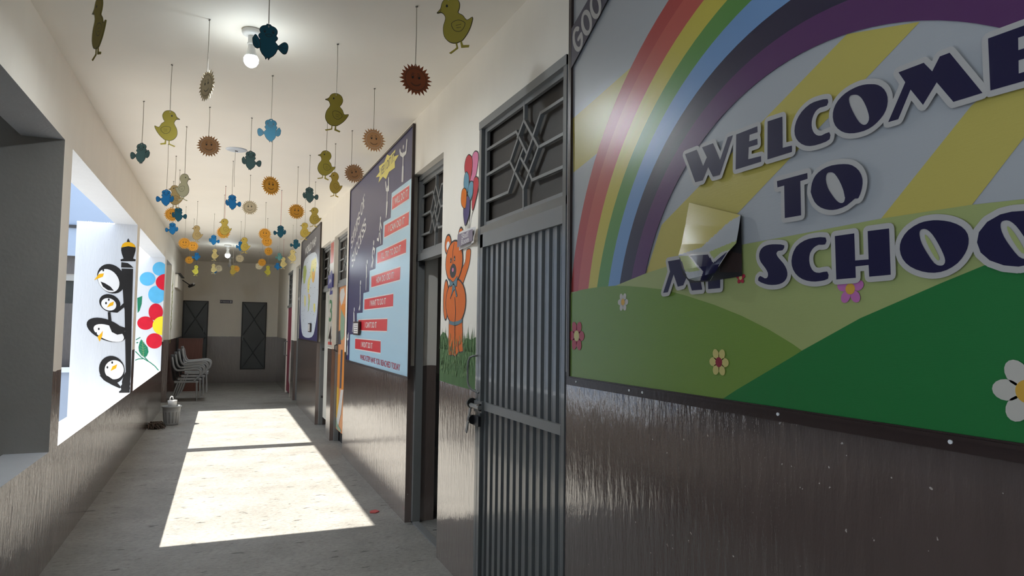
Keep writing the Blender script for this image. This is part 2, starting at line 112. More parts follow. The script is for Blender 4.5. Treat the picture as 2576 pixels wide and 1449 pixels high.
'pg1':[[(-1.0981,1.6826),(-1.1079,1.6638),(-1.1223,1.6486),(-1.1406,1.6377),(-1.1617,1.6316),(-1.1847,1.6306),(-1.2083,1.6347),(-1.2315,1.6438),(-1.253,1.6573),(-1.2718,1.6746),(-1.2869,1.6947),(-1.2977,1.7168),(-1.3035,1.7397),(-1.3042,1.7622),(-1.2996,1.7834),(-1.29,1.802),(-1.2758,1.8172),(-1.2578,1.8283),(-1.2369,1.8346),(-1.214,1.8358),(-1.1903,1.8319),(-1.167,1.823),(-1.1453,1.8096),(-1.1263,1.7923),(-1.1109,1.772),(-1.1,1.7498),(-1.0941,1.7266),(-1.0934,1.7039)],[(-1.136,1.6906),(-1.1418,1.6767),(-1.151,1.665),(-1.1631,1.656),(-1.1775,1.6502),(-1.1934,1.6478),(-1.2101,1.649),(-1.2267,1.6537),(-1.2423,1.6617),(-1.2563,1.6724),(-1.2679,1.6855),(-1.2766,1.7003),(-1.2818,1.7159),(-1.2835,1.7318),(-1.2814,1.7469),(-1.2756,1.7607),(-1.2666,1.7724),(-1.2546,1.7814),(-1.2403,1.7873),(-1.2245,1.7898),(-1.2078,1.7887),(-1.1912,1.7842),(-1.1754,1.7763),(-1.1613,1.7655),(-1.1496,1.7524),(-1.1408,1.7375),(-1.1355,1.7218),(-1.1339,1.7058)],[(-1.2278,1.6816),(-1.1993,1.7332),(-1.1593,1.7539),(-1.1643,1.7105)],[(-1.2023,1.7723),(-1.2024,1.7692),(-1.2029,1.7662),(-1.2039,1.7635),(-1.2052,1.7612),(-1.2068,1.7595),(-1.2086,1.7584),(-1.2106,1.758),(-1.2125,1.7583),(-1.2144,1.7593),(-1.2162,1.7609),(-1.2177,1.7631),(-1.2188,1.7657),(-1.2196,1.7687),(-1.22,1.7718),(-1.2199,1.775),(-1.2193,1.778),(-1.2184,1.7807),(-1.2171,1.7829),(-1.2155,1.7847),(-1.2137,1.7858),(-1.2117,1.7862),(-1.2097,1.7859),(-1.2078,1.7849),(-1.2061,1.7832),(-1.2046,1.781),(-1.2034,1.7784),(-1.2027,1.7754)],[(-1.2278,1.7325),(-1.2279,1.7293),(-1.2284,1.7263),(-1.2294,1.7236),(-1.2307,1.7214),(-1.2323,1.7197),(-1.2341,1.7186),(-1.2361,1.7182),(-1.238,1.7185),(-1.2399,1.7195),(-1.2417,1.7211),(-1.2431,1.7233),(-1.2443,1.7259),(-1.2451,1.7289),(-1.2454,1.732),(-1.2453,1.7351),(-1.2448,1.7381),(-1.2439,1.7408),(-1.2426,1.7431),(-1.241,1.7448),(-1.2392,1.7459),(-1.2372,1.7463),(-1.2352,1.746),(-1.2333,1.745),(-1.2316,1.7434),(-1.2301,1.7412),(-1.229,1.7385),(-1.2282,1.7356)]],
'pg2':[[(-1.0238,1.3392),(-1.0364,1.317),(-1.0583,1.3005),(-1.0883,1.2904),(-1.1249,1.2872),(-1.1661,1.2911),(-1.2099,1.3017),(-1.254,1.3186),(-1.2963,1.3408),(-1.3347,1.3672),(-1.3672,1.3965),(-1.3924,1.4273),(-1.409,1.458),(-1.4163,1.4871),(-1.4138,1.5132),(-1.4017,1.5351),(-1.3806,1.5517),(-1.3514,1.5621),(-1.3156,1.5658),(-1.2749,1.5625),(-1.2313,1.5524),(-1.187,1.536),(-1.1442,1.514),(-1.1051,1.4876),(-1.0717,1.458),(-1.0457,1.4268),(-1.0286,1.3955),(-1.0212,1.3658)],[(-1.0438,1.3243),(-1.053,1.309),(-1.0693,1.2979),(-1.0919,1.2916),(-1.1197,1.2903),(-1.1513,1.2942),(-1.1849,1.303),(-1.2189,1.3162),(-1.2517,1.3331),(-1.2816,1.353),(-1.3071,1.3748),(-1.3269,1.3973),(-1.3403,1.4196),(-1.3464,1.4405),(-1.3449,1.4591),(-1.3361,1.4742),(-1.3202,1.4854),(-1.298,1.4919),(-1.2707,1.4934),(-1.2395,1.4898),(-1.206,1.4814),(-1.1719,1.4684),(-1.1388,1.4516),(-1.1085,1.4317),(-1.0825,1.4098),(-1.0622,1.3869),(-1.0485,1.3643),(-1.0423,1.3431)],[(-1.3049,1.3486),(-1.2729,1.3876),(-1.254,1.4189),(-1.2582,1.3567),(-1.2825,1.2944)],[(-1.2865,1.438),(-1.2866,1.4349),(-1.2871,1.4319),(-1.288,1.4292),(-1.2893,1.427),(-1.2909,1.4253),(-1.2927,1.4243),(-1.2946,1.4239),(-1.2966,1.4242),(-1.2985,1.4253),(-1.3002,1.4269),(-1.3017,1.4291),(-1.3028,1.4317),(-1.3036,1.4347),(-1.3039,1.4378),(-1.3038,1.4409),(-1.3033,1.4439),(-1.3024,1.4465),(-1.3011,1.4487),(-1.2995,1.4504),(-1.2977,1.4515),(-1.2958,1.4519),(-1.2938,1.4515),(-1.2919,1.4505),(-1.2902,1.4489),(-1.2887,1.4467),(-1.2876,1.444),(-1.2868,1.4411)],[(-1.3112,1.3873),(-1.3113,1.3842),(-1.3118,1.3812),(-1.3127,1.3786),(-1.314,1.3764),(-1.3156,1.3747),(-1.3174,1.3736),(-1.3193,1.3733),(-1.3213,1.3736),(-1.3232,1.3746),(-1.3249,1.3763),(-1.3263,1.3785),(-1.3275,1.3811),(-1.3283,1.3841),(-1.3286,1.3872),(-1.3285,1.3903),(-1.328,1.3932),(-1.3271,1.3959),(-1.3258,1.3981),(-1.3242,1.3998),(-1.3224,1.4008),(-1.3205,1.4012),(-1.3185,1.4008),(-1.3167,1.3998),(-1.3149,1.3982),(-1.3135,1.396),(-1.3123,1.3933),(-1.3116,1.3904)]],
'pg3':[[(-1.031,1.0237),(-1.0218,0.9888),(-1.0191,0.9533),(-1.0228,0.9189),(-1.0328,0.8875),(-1.0485,0.8605),(-1.0693,0.8394),(-1.0939,0.8252),(-1.1211,0.8185),(-1.1496,0.8198),(-1.178,0.8288),(-1.2047,0.8452),(-1.2285,0.868),(-1.2483,0.8962),(-1.263,0.9283),(-1.272,0.9627),(-1.2748,0.9978),(-1.2713,1.0318),(-1.2615,1.063),(-1.2461,1.0899),(-1.2258,1.1112),(-1.2014,1.1258),(-1.1743,1.1328),(-1.1458,1.132),(-1.1174,1.1233),(-1.0903,1.1072),(-1.0661,1.0844),(-1.046,1.0561)],[(-1.0326,1.0026),(-1.0284,0.9783),(-1.029,0.9539),(-1.0344,0.9306),(-1.0443,0.9095),(-1.0582,0.8918),(-1.0754,0.8784),(-1.0949,0.8698),(-1.1159,0.8665),(-1.1373,0.8687),(-1.1579,0.8763),(-1.1768,0.8887),(-1.193,0.9055),(-1.2057,0.9258),(-1.2144,0.9485),(-1.2185,0.9725),(-1.218,0.9967),(-1.2127,1.0199),(-1.203,1.0408),(-1.1893,1.0585),(-1.1723,1.0721),(-1.1529,1.0808),(-1.132,1.0843),(-1.1106,1.0824),(-1.0898,1.075),(-1.0708,1.0626),(-1.0543,1.0458),(-1.0414,1.0255)],[(-1.1607,0.9603),(-1.1425,1.0145),(-1.0958,1.0374),(-1.1075,0.9908)],[(-1.1389,1.0572),(-1.139,1.0541),(-1.1395,1.0511),(-1.1404,1.0485),(-1.1417,1.0463),(-1.1433,1.0446),(-1.1452,1.0436),(-1.1471,1.0433),(-1.1491,1.0437),(-1.151,1.0447),(-1.1528,1.0464),(-1.1542,1.0486),(-1.1554,1.0513),(-1.1562,1.0543),(-1.1565,1.0574),(-1.1564,1.0605),(-1.1559,1.0634),(-1.155,1.0661),(-1.1537,1.0683),(-1.1521,1.0699),(-1.1502,1.071),(-1.1483,1.0713),(-1.1463,1.0709),(-1.1444,1.0699),(-1.1426,1.0682),(-1.1412,1.066),(-1.14,1.0633),(-1.1392,1.0603)],[(-1.1841,1.0033),(-1.1842,1.0002),(-1.1847,0.9972),(-1.1857,0.9946),(-1.187,0.9924),(-1.1886,0.9908),(-1.1904,0.9897),(-1.1923,0.9894),(-1.1943,0.9898),(-1.1962,0.9908),(-1.1979,0.9925),(-1.1994,0.9948),(-1.2006,0.9974),(-1.2013,1.0004),(-1.2017,1.0035),(-1.2016,1.0066),(-1.2011,1.0095),(-1.2001,1.0122),(-1.1988,1.0144),(-1.1972,1.016),(-1.1954,1.017),(-1.1935,1.0173),(-1.1915,1.017),(-1.1896,1.0159),(-1.1879,1.0142),(-1.1864,1.012),(-1.1852,1.0094),(-1.1845,1.0064)]],
'pg_wing':[[(-1.3009,1.9767),(-1.2562,1.9588),(-1.2003,1.9215),(-1.1643,1.8756),(-1.2259,1.8814),(-1.2749,1.9189)],[(-1.1951,1.6315),(-1.1214,1.6644),(-1.0625,1.7367),(-1.0537,1.6896),(-1.1198,1.6252)],[(-1.2155,1.63),(-1.1883,1.6306),(-1.1739,1.5291),(-1.114,1.483),(-1.0303,1.4526),(-1.0416,1.3895),(-1.1095,1.3733),(-1.1654,1.4041),(-1.2032,1.4974)],[(-1.2479,1.2713),(-1.2132,1.248),(-1.1917,1.1858),(-1.1905,1.1081),(-1.2178,1.116),(-1.2238,1.1781),(-1.253,1.2325)],[(-1.2666,0.9154),(-1.1855,0.9064),(-1.1015,0.8429),(-1.044,0.7717),(-1.0642,0.7644),(-1.1407,0.8049),(-1.2241,0.8607)]],
'fl3_bp0':[(-0.955,2.375),(-0.9678,2.3596),(-0.9876,2.3447),(-1.0099,2.335),(-1.0336,2.331),(-1.0574,2.333),(-1.0803,2.3408),(-1.101,2.3539),(-1.1185,2.3718),(-1.1321,2.3936),(-1.1409,2.4181),(-1.1445,2.4441),(-1.1429,2.4704),(-1.136,2.4957),(-1.1242,2.5186),(-1.1081,2.5381),(-1.0885,2.5531),(-1.0663,2.5629),(-1.0426,2.5671),(-1.0187,2.5653),(-0.9958,2.5577),(-0.9749,2.5446),(-0.9572,2.5266),(-0.955,2.5231)],
'fl3_bp1':[(-1.0941,2.2731),(-1.0961,2.2468),(-1.104,2.2217),(-1.1174,2.1988),(-1.1356,2.1796),(-1.1577,2.1648),(-1.1826,2.1552),(-1.2089,2.1513),(-1.2355,2.1533),(-1.2609,2.161),(-1.2838,2.1741),(-1.3033,2.1919),(-1.3182,2.2135),(-1.3279,2.2378),(-1.3319,2.2637),(-1.33,2.2897),(-1.3222,2.3148),(-1.309,2.3375),(-1.291,2.3568),(-1.2691,2.3717),(-1.2444,2.3815),(-1.2181,2.3856),(-1.1915,2.3838),(-1.1659,2.3762),(-1.1427,2.3632),(-1.1231,2.3454),(-1.108,2.3237),(-1.0981,2.2992)],
'fl3_bp2':[(-0.955,1.9175),(-0.957,1.9135),(-0.9768,1.8887),(-1.001,1.8699),(-1.0281,1.8579),(-1.057,1.8533),(-1.0861,1.8564),(-1.1141,1.8669),(-1.1394,1.8844),(-1.1608,1.9079),(-1.1773,1.9363),(-1.1882,1.9682),(-1.1927,2.0019),(-1.1908,2.0358),(-1.1825,2.0683),(-1.1682,2.0977),(-1.1486,2.1225),(-1.1247,2.1415),(-1.0977,2.1538),(-1.0688,2.1587),(-1.0396,2.1559),(-1.0115,2.1455),(-0.986,2.1282),(-0.9643,2.1046),(-0.955,2.0888)],
'fl3_bc':[(-0.955,2.0809),(-0.9593,2.0812),(-0.993,2.0907),(-1.0234,2.1068),(-1.0491,2.1287),(-1.0688,2.1552),(-1.0816,2.1851),(-1.0867,2.2169),(-1.084,2.249),(-1.0736,2.2798),(-1.056,2.3078),(-1.0321,2.3316),(-1.0029,2.35),(-0.97,2.362),(-0.955,2.3642)],
'fl3_rp0':[(-0.9573,1.7087),(-0.9588,1.6759),(-0.9657,1.6447),(-0.9778,1.6167),(-0.9943,1.5931),(-1.0144,1.5753),(-1.0372,1.5641),(-1.0613,1.5601),(-1.0858,1.5634),(-1.1092,1.5738),(-1.1306,1.5909),(-1.1487,1.6137),(-1.1627,1.6411),(-1.1719,1.6718),(-1.1759,1.7042),(-1.1745,1.7367),(-1.1676,1.7677),(-1.1558,1.7957),(-1.1394,1.8193),(-1.1195,1.8372),(-1.0968,1.8486),(-1.0727,1.8529),(-1.0482,1.8498),(-1.0246,1.8396),(-1.0031,1.8226),(-0.9848,1.7998),(-0.9706,1.7722),(-0.9613,1.7413)],
'fl3_rp1':[(-1.0909,1.5172),(-1.093,1.4917),(-1.1013,1.4674),(-1.1153,1.4455),(-1.1343,1.4272),(-1.1573,1.4133),(-1.1831,1.4046),(-1.2105,1.4015),(-1.2381,1.404),(-1.2645,1.4122),(-1.2883,1.4255),(-1.3085,1.4432),(-1.3239,1.4646),(-1.334,1.4885),(-1.338,1.5137),(-1.336,1.539),(-1.3279,1.5631),(-1.3141,1.5849),(-1.2953,1.6033),(-1.2725,1.6172),(-1.2468,1.6261),(-1.2195,1.6295),(-1.1918,1.6271),(-1.1653,1.6191),(-1.1412,1.6059),(-1.1208,1.5882),(-1.1052,1.5667),(-1.095,1.5426)],
'fl3_rp2':[(-0.955,1.1555),(-0.9679,1.1326),(-0.9869,1.1118),(-1.0101,1.0962),(-1.0361,1.0866),(-1.0637,1.0833),(-1.0915,1.0866),(-1.1181,1.0962),(-1.1423,1.1117),(-1.1627,1.1323),(-1.1784,1.157),(-1.1886,1.1844),(-1.1928,1.2133),(-1.1909,1.2423),(-1.1828,1.2699),(-1.169,1.2946),(-1.1502,1.3154),(-1.1273,1.3311),(-1.1014,1.341),(-1.0738,1.3445),(-1.0459,1.3415),(-1.0191,1.332),(-0.9948,1.3166),(-0.9741,1.296),(-0.9582,1.2712),(-0.955,1.2626)],
'fl3_rc':[(-0.955,1.3142),(-0.9777,1.3166),(-1.0117,1.3283),(-1.0425,1.3472),(-1.0685,1.3725),(-1.0885,1.4029),(-1.1015,1.4368),(-1.1068,1.4726),(-1.1043,1.5085),(-1.0939,1.5427),(-1.0763,1.5736),(-1.0522,1.5996),(-1.0229,1.6194),(-0.9898,1.6319),(-0.955,1.6366)],
'fl3_leaf':[[(-1.2679,1.242),(-1.2223,1.1784),(-1.1681,1.1089),(-1.1495,1.0276),(-1.1725,0.9581),(-1.2025,0.9351),(-1.2551,0.9701),(-1.2937,1.0395),(-1.3036,1.1088),(-1.2894,1.1898)],[(-1.2815,1.9758),(-1.2844,1.8416),(-1.3106,1.7246),(-1.3397,1.6834),(-1.3549,1.9387)],[(-1.3047,1.1898),(-1.3254,1.1955),(-1.3433,1.1839),(-1.3243,1.1689)]],
'fl3_stem':[[(-1.3445,1.0338),(-1.2538,0.9354),(-1.1167,0.8476),(-1.0417,0.783),(-0.9651,0.6833)],[(-1.3387,0.8898),(-1.2937,0.9102),(-1.2324,0.9121)],[(-1.2025,0.9351),(-1.1485,0.871)],[(-1.3422,1.2335),(-1.2855,1.2709)]],
'd3p':[[(9.2812,2.0298),(8.6199,2.009),(8.6547,1.7234),(8.6901,1.1067),(9.2978,1.0798),(9.33,1.2588),(9.2844,1.699)],[(9.0637,1.9856),(8.8359,1.993),(8.7387,1.9064),(8.8382,1.8372),(8.9977,1.7682),(9.1286,1.847),(9.1598,1.9239)],[(8.9718,1.786),(8.6921,1.7872),(8.6959,1.6433),(8.8642,1.6547),(8.9866,1.7028)],[(9.0205,1.7315),(8.8064,1.6447),(8.6886,1.5982),(8.7066,1.3737),(8.8376,1.3262),(8.9801,1.3233),(9.0409,1.5081)],[(9.2987,1.4314),(9.0313,1.4523),(8.9419,1.269),(9.2377,1.2612)],[(9.3066,1.1286),(8.978,1.1415),(8.9894,0.7),(9.3246,0.7094)],[(8.9299,1.1984),(8.789,1.2031),(8.7916,0.7169),(8.9606,0.7025)],[(8.789,1.2031),(8.6253,1.2086),(8.6312,0.7482),(8.7257,0.4913),(8.8231,0.5703)],[(9.3246,0.7094),(9.0184,0.6976),(8.9907,0.3708),(9.2472,0.2839),(9.3354,0.4241)],[(8.8442,0.6944),(8.6523,0.7111),(8.7932,0.3944),(8.9914,0.2067),(9.177,0.237)],[(9.315,0.3131),(9.0572,0.2435),(8.7592,0.1941),(8.7733,0.1121),(9.0366,0.1274),(9.2931,0.1936)]],
'strip':[(9.5041,2.5968),(9.2992,2.7057),(9.2462,1.1635),(9.5282,1.1414)],
'cut':[('yel','olive',-0.451,2.763,2.67,-62,0),('yel','olive',0.773,2.5,2.801,-38,0),('blu','teal',0.135,2.999,2.778,0,1),('sun','cream',-0.123,3.89,2.852,-62,0),('sun','rust',0.849,3.282,2.831,0,0),('yel','olive',0.553,3.92,2.837,0,0),('sun','brown',0.898,4.561,2.853,10,0),('yel','olive',-0.351,4.678,2.835,0,1),('blu','teal',0.241,4.606,2.839,0,0),('sun','brown',-0.148,5.484,2.915,0,0),('blu','teal3',-0.591,5.547,2.817,-25,0),('blu','teal3',0.153,5.631,2.864,0,1),('yel','olive',0.673,5.205,2.825,0,0),('yel','gold',0.868,6.112,2.871,20,0),('sun','brown',0.933,5.637,2.848,0,0),('sun','orange',0.321,5.851,2.73,28,0),('blu','blue',0.038,7.215,2.79,0,1),('sun','cream',0.218,7.81,2.855,0,0),('yel','grey',-0.332,6.114,2.735,-30,1),('yel','tan',-0.475,7.242,2.842,20,0),('blu','blue',-0.512,6.796,2.713,0,0),('sun','orange',-0.576,8.55,2.827,20,0),('blu','teal',-0.475,7.882,2.728,0,1),('blu','blue',-0.619,9.297,2.755,0,0),('sun','orange',0.652,7.181,2.748,0,0),('blu','teal3',0.71,6.636,2.819,0,1),('yel','gold',0.907,7.853,2.836,0,0),('yel','gold',0.923,9.011,2.827,0,0),('yel','gold',-0.027,8.57,2.743,0,0),('sun','orange',-0.039,9.162,2.738,0,0),('yel','tan',-0.365,9.798,2.806,0,0),('sun','orange',-0.528,10.337,2.702,0,0),('sun','orange',-0.468,11.468,2.786,0,0),('blu','blue',-0.171,10.817,2.818,0,1),('sun','orange',-0.667,15.004,2.874,0,0),('blu','blue',-0.497,13.82,2.838,0,0),('yel','lime',-0.561,15.665,2.748,0,1),('yel','pale',-0.19,13.929,2.934,0,0),('yel','pale',-0.238,16.096,2.83,0,0),('sun','cream',-0.133,16.307,2.83,0,0),('blu','blue',-0.21,16.45,2.775,-35,0),('sun','cream',0.265,14.602,2.918,0,0),('yel','gold',0.23,10.019,2.713,0,0),('blu','blue',0.206,11.406,2.814,40,0),('yel','gold',0.142,14.814,2.713,0,0),('sun','orange',0.22,16.196,2.829,0,0),('sun','orange',0.467,9.47,2.789,0,0),('sun','orange',0.569,10.878,2.855,0,0),('sun','orange',0.719,13.112,2.938,20,0),('blu','teal',0.594,8.523,2.701,0,0),('sun','orange',0.672,14.437,2.844,0,0),('sun','cream',0.689,15.989,2.896,0,0),('yel','lime',0.794,14.535,2.713,0,1),('blu','aqua',0.916,13.215,2.849,30,0),('blu','blue',0.981,14.614,2.786,0,1),('yel','pale',1.003,13.412,2.79,0,0),('blu','teal',0.953,10.456,2.782,0,0),('yel','pale',0.991,11.42,2.729,0,1)]}
SC=bpy.context.scene; COL=SC.collection
R=1.335; L=-0.955; H=3.13; YE=19.13
PI=math.pi
# ------------------------------------------------------------------ materials
def nd(nt,t,**k):
    n=nt.nodes.new(t)
    for a,b in k.items(): setattr(n,a,b)
    return n
def mat(name,col,rough=.5,metal=0,spec=.5,var=.06,scale=6,bump=0,bscale=40,stretch=(1,1,1),emit=0,coat=0):
    m=bpy.data.materials.new(name); m.use_nodes=True; nt=m.node_tree; b=nt.nodes['Principled BSDF']
    b.inputs['Roughness'].default_value=rough; b.inputs['Metallic'].default_value=metal
    b.inputs['Specular IOR Level'].default_value=spec; b.inputs['Coat Weight'].default_value=coat
    tc=nd(nt,'ShaderNodeTexCoord'); mp=nd(nt,'ShaderNodeMapping'); mp.inputs['Scale'].default_value=stretch
    nt.links.new(tc.outputs['Object'],mp.inputs['Vector'])
    n=nd(nt,'ShaderNodeTexNoise'); n.inputs['Scale'].default_value=scale; n.inputs['Detail'].default_value=4
    nt.links.new(mp.outputs[0],n.inputs['Vector'])
    mx=nd(nt,'ShaderNodeMix',data_type='RGBA')
    mx.inputs[6].default_value=(*[c*(1-var) for c in col],1); mx.inputs[7].default_value=(*[min(1,c*(1+var)) for c in col],1)
    nt.links.new(n.outputs[0],mx.inputs[0]); nt.links.new(mx.outputs[2],b.inputs['Base Color'])
    if bump:
        n2=nd(nt,'ShaderNodeTexNoise'); n2.inputs['Scale'].default_value=bscale; n2.inputs['Detail'].default_value=5
        nt.links.new(mp.outputs[0],n2.inputs['Vector'])
        bp=nd(nt,'ShaderNodeBump'); bp.inputs['Strength'].default_value=bump; bp.inputs['Distance'].default_value=.01
        nt.links.new(n2.outputs[0],bp.inputs['Height']); nt.links.new(bp.outputs[0],b.inputs['Normal'])
    if emit:
        b.inputs['Emission Color'].default_value=(*col,1); b.inputs['Emission Strength'].default_value=emit
    return m
def wallmat(name,up,low,zs=1.2,lrough=.13,bumpd=.3):
    m=bpy.data.materials.new(name); m.use_nodes=True; nt=m.node_tree; b=nt.nodes['Principled BSDF']; lk=nt.links.new; b.inputs['Specular IOR Level'].default_value=.7
    g=nd(nt,'ShaderNodeNewGeometry'); sp=nd(nt,'ShaderNodeSeparateXYZ'); lk(g.outputs['Position'],sp.inputs[0])
    n=nd(nt,'ShaderNodeTexNoise'); n.inputs['Scale'].default_value=9; lk(g.outputs['Position'],n.inputs['Vector'])
    ad=nd(nt,'ShaderNodeMath',operation='MULTIPLY_ADD'); lk(n.outputs[0],ad.inputs[0]); ad.inputs[1].default_value=.016; lk(sp.outputs[2],ad.inputs[2])
    gt=nd(nt,'ShaderNodeMath',operation='GREATER_THAN'); lk(ad.outputs[0],gt.inputs[0]); gt.inputs[1].default_value=zs+.008
    def var(c,sc,v,st):
        mp=nd(nt,'ShaderNodeMapping'); mp.inputs['Scale'].default_value=st; lk(g.outputs['Position'],mp.inputs['Vector'])
        n=nd(nt,'ShaderNodeTexNoise'); n.inputs['Scale'].default_value=sc; n.inputs['Detail'].default_value=6; lk(mp.outputs[0],n.inputs['Vector'])
        mx=nd(nt,'ShaderNodeMix',data_type='RGBA'); mx.inputs[6].default_value=(*[x*(1-v) for x in c],1); mx.inputs[7].default_value=(*[min(1,x*(1+v)) for x in c],1)
        lk(n.outputs[0],mx.inputs[0]); return mx.outputs[2]
    mx=nd(nt,'ShaderNodeMix',data_type='RGBA'); lk(gt.outputs[0],mx.inputs[0])
    lk(var(low,5,.16,(3,3,.6)),mx.inputs[6]); lk(var(up,3,.05,(2,2,.8)),mx.inputs[7])
    # chips and pale scuffs of plaster low on the painted dado
    vo=nd(nt,'ShaderNodeTexNoise'); vo.inputs['Scale'].default_value=55; vo.inputs['Detail'].default_value=2; lk(g.outputs['Position'],vo.inputs['Vector'])
    g2=nd(nt,'ShaderNodeMath',operation='GREATER_THAN'); lk(vo.outputs[0],g2.inputs[0]); g2.inputs[1].default_value=.755
    gm=nd(nt,'ShaderNodeMath',operation='SUBTRACT',use_clamp=True); lk(g2.outputs[0],gm.inputs[0]); lk(gt.outputs[0],gm.inputs[1])
    m2=nd(nt,'ShaderNodeMix',data_type='RGBA'); lk(gm.outputs[0],m2.inputs[0]); lk(mx.outputs[2],m2.inputs[6]); m2.inputs[7].default_value=(.45,.4,.36,1)
    lk(m2.outputs[2],b.inputs['Base Color'])
    mr=nd(nt,'ShaderNodeMix',data_type='FLOAT'); lk(gt.outputs[0],mr.inputs[0]); mr.inputs[2].default_value=lrough; mr.inputs[3].default_value=.62
    lk(mr.outputs[0],b.inputs['Roughness'])
    mp=nd(nt,'ShaderNodeMapping'); mp.inputs['Scale'].default_value=(1,1,.22); lk(g.outputs['Position'],mp.inputs['Vector'])
    n3=nd(nt,'ShaderNodeTexNoise'); n3.inputs['Scale'].default_value=30; n3.inputs['Detail'].default_value=5; n3.inputs['Roughness'].default_value=.6; lk(mp.outputs[0],n3.inputs['Vector'])
    n4=nd(nt,'ShaderNodeTexNoise'); n4.inputs['Scale'].default_value=4; n4.inputs['Detail'].default_value=3; lk(g.outputs['Position'],n4.inputs['Vector'])
    am=nd(nt,'ShaderNodeMath',operation='MULTIPLY_ADD'); lk(n4.outputs[0],am.inputs[0]); am.inputs[1].default_value=.9; lk(n3.outputs[0],am.inputs[2])
    st=nd(nt,'ShaderNodeMix',data_type='FLOAT'); lk(gt.outputs[0],st.inputs[0]); st.inputs[2].default_value=bumpd; st.inputs[3].default_value=.12
    bp=nd(nt,'ShaderNodeBump'); bp.inputs['Distance'].default_value=.010; lk(st.outputs[0],bp.inputs['Strength']); lk(am.outputs[0],bp.inputs['Height']); lk(bp.outputs[0],b.inputs['Normal']); lk(bp.outputs[0],b.inputs['Coat Normal'])
    iv=nd(nt,'ShaderNodeMath',operation='SUBTRACT'); iv.inputs[0].default_value=1; lk(gt.outputs[0],iv.inputs[1]); lk(iv.outputs[0],b.inputs['Coat Weight']); b.inputs['Coat Roughness'].default_value=lrough*.7; b.inputs['Coat IOR'].default_value=1.85
    return m
def floormat():
    m=bpy.data.materials.new('cement_floor'); m.use_nodes=True; nt=m.node_tree; b=nt.nodes['Principled BSDF']; lk=nt.links.new
    g=nd(nt,'ShaderNodeNewGeometry')
    def noise(sc,det,st,rg=.55):
        mp=nd(nt,'ShaderNodeMapping'); mp.inputs['Scale'].default_value=st; mp.inputs['Rotation'].default_value=(0,0,.25); lk(g.outputs['Position'],mp.inputs['Vector'])
        n=nd(nt,'ShaderNodeTexNoise'); n.inputs['Scale'].default_value=sc; n.inputs['Detail'].default_value=det; n.inputs['Roughness'].default_value=rg; lk(mp.outputs[0],n.inputs['Vector']); return n.outputs[0]
    a=noise(2.2,7,(1,1,1),.65); c=noise(16,9,(.9,1.3,1),.72); d=noise(11,5,(.55,1.6,1),.6); e=noise(34,6,(.8,1.3,1),.7)
    cr=nd(nt,'ShaderNodeValToRGB'); cr.color_ramp.elements[0].position=.3; cr.color_ramp.elements[0].color=(.215,.208,.194,1); cr.color_ramp.elements[1].position=.7; cr.color_ramp.elements[1].color=(.33,.32,.30,1); lk(a,cr.inputs[0])
    cr2=nd(nt,'ShaderNodeValToRGB'); cr2.color_ramp.elements[0].position=.32; cr2.color_ramp.elements[0].color=(.35,.35,.35,1); cr2.color_ramp.elements[1].position=.375; cr2.color_ramp.elements[1].color=(1,1,1,1); lk(d,cr2.inputs[0])
    cr3=nd(nt,'ShaderNodeValToRGB'); cr3.color_ramp.elements[0].position=.36; cr3.color_ramp.elements[0].color=(.72,.72,.72,1); cr3.color_ramp.elements[1].position=.55; cr3.color_ramp.elements[1].color=(1,1,1,1); lk(e,cr3.inputs[0])
    m0=nd(nt,'ShaderNodeMix',data_type='RGBA',blend_type='MULTIPLY'); m0.inputs[0].default_value=1; lk(cr.outputs[0],m0.inputs[6]); lk(cr3.outputs[0],m0.inputs[7])
    mx=nd(nt,'ShaderNodeMix',data_type='RGBA',blend_type='MULTIPLY'); mx.inputs[0].default_value=1; lk(m0.outputs[2],mx.inputs[6]); lk(cr2.outputs[0],mx.inputs[7]); lk(mx.outputs[2],b.inputs['Base Color'])
    b.inputs['Roughness'].default_value=.55; b.inputs['Specular IOR Level'].default_value=.4
    ad=nd(nt,'ShaderNodeMath',operation='ADD'); lk(c,ad.inputs[0]); lk(cr2.outputs[0],ad.inputs[1])
    bp=nd(nt,'ShaderNodeBump'); bp.inputs['Strength'].default_value=.75; bp.inputs['Distance'].default_value=.012; lk(ad.outputs[0],bp.inputs['Height']); lk(bp.outputs[0],b.inputs['Normal'])
    return m
CREAM=(.86,.81,.72)
M={}
M['wall']=wallmat('cream_wall_with_brown_dado',CREAM,(.15,.108,.092))
M['wallhi']=wallmat('cream_wall_with_high_brown_dado',CREAM,(.10,.074,.067),zs=1.32)
M['walllo']=wallmat('cream_pier_with_low_brown_dado',CREAM,(.15,.108,.092),zs=1.15)
M['wallm']=wallmat('cream_wall_with_brown_dado_to_map',CREAM,(.15,.108,.092),zs=1.262)
M['wallL']=wallmat('cream_left_wall_with_brown_dado',CREAM,(.15,.108,.092),bumpd=.95)
M['wallE']=wallmat('cream_end_wall_with_dark_dado',CREAM,(.115,.095,.09),lrough=.3,bumpd=.3)
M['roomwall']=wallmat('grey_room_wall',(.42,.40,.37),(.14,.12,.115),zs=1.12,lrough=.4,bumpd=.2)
M['cream']=mat('cream_paint',CREAM,.65,var=.04,scale=3,bump=.12,bscale=25)
M['ceil']=mat('ceiling_paint',(.90,.86,.78),.7,var=.035,scale=2.2,bump=.15,bscale=12)
M['white']=mat('white_weathered_paint',(.60,.63,.68),.55,var=.05,scale=5,bump=.25,bscale=30,stretch=(2,2,.4))
M['grey']=mat('grey_lobby_paint',(.33,.32,.30),.6,var=.06,bump=.15)
M['blueb']=mat('pale_blue_render',(.20,.255,.35),.6,var=.06,scale=2,bump=.2,bscale=14)
M['blue2']=mat('blue_sill',(.42,.5,.64),.6)
M['glass']=mat('dark_window_glass',(.022,.025,.025),.3,spec=.2,var=.5,scale=3)
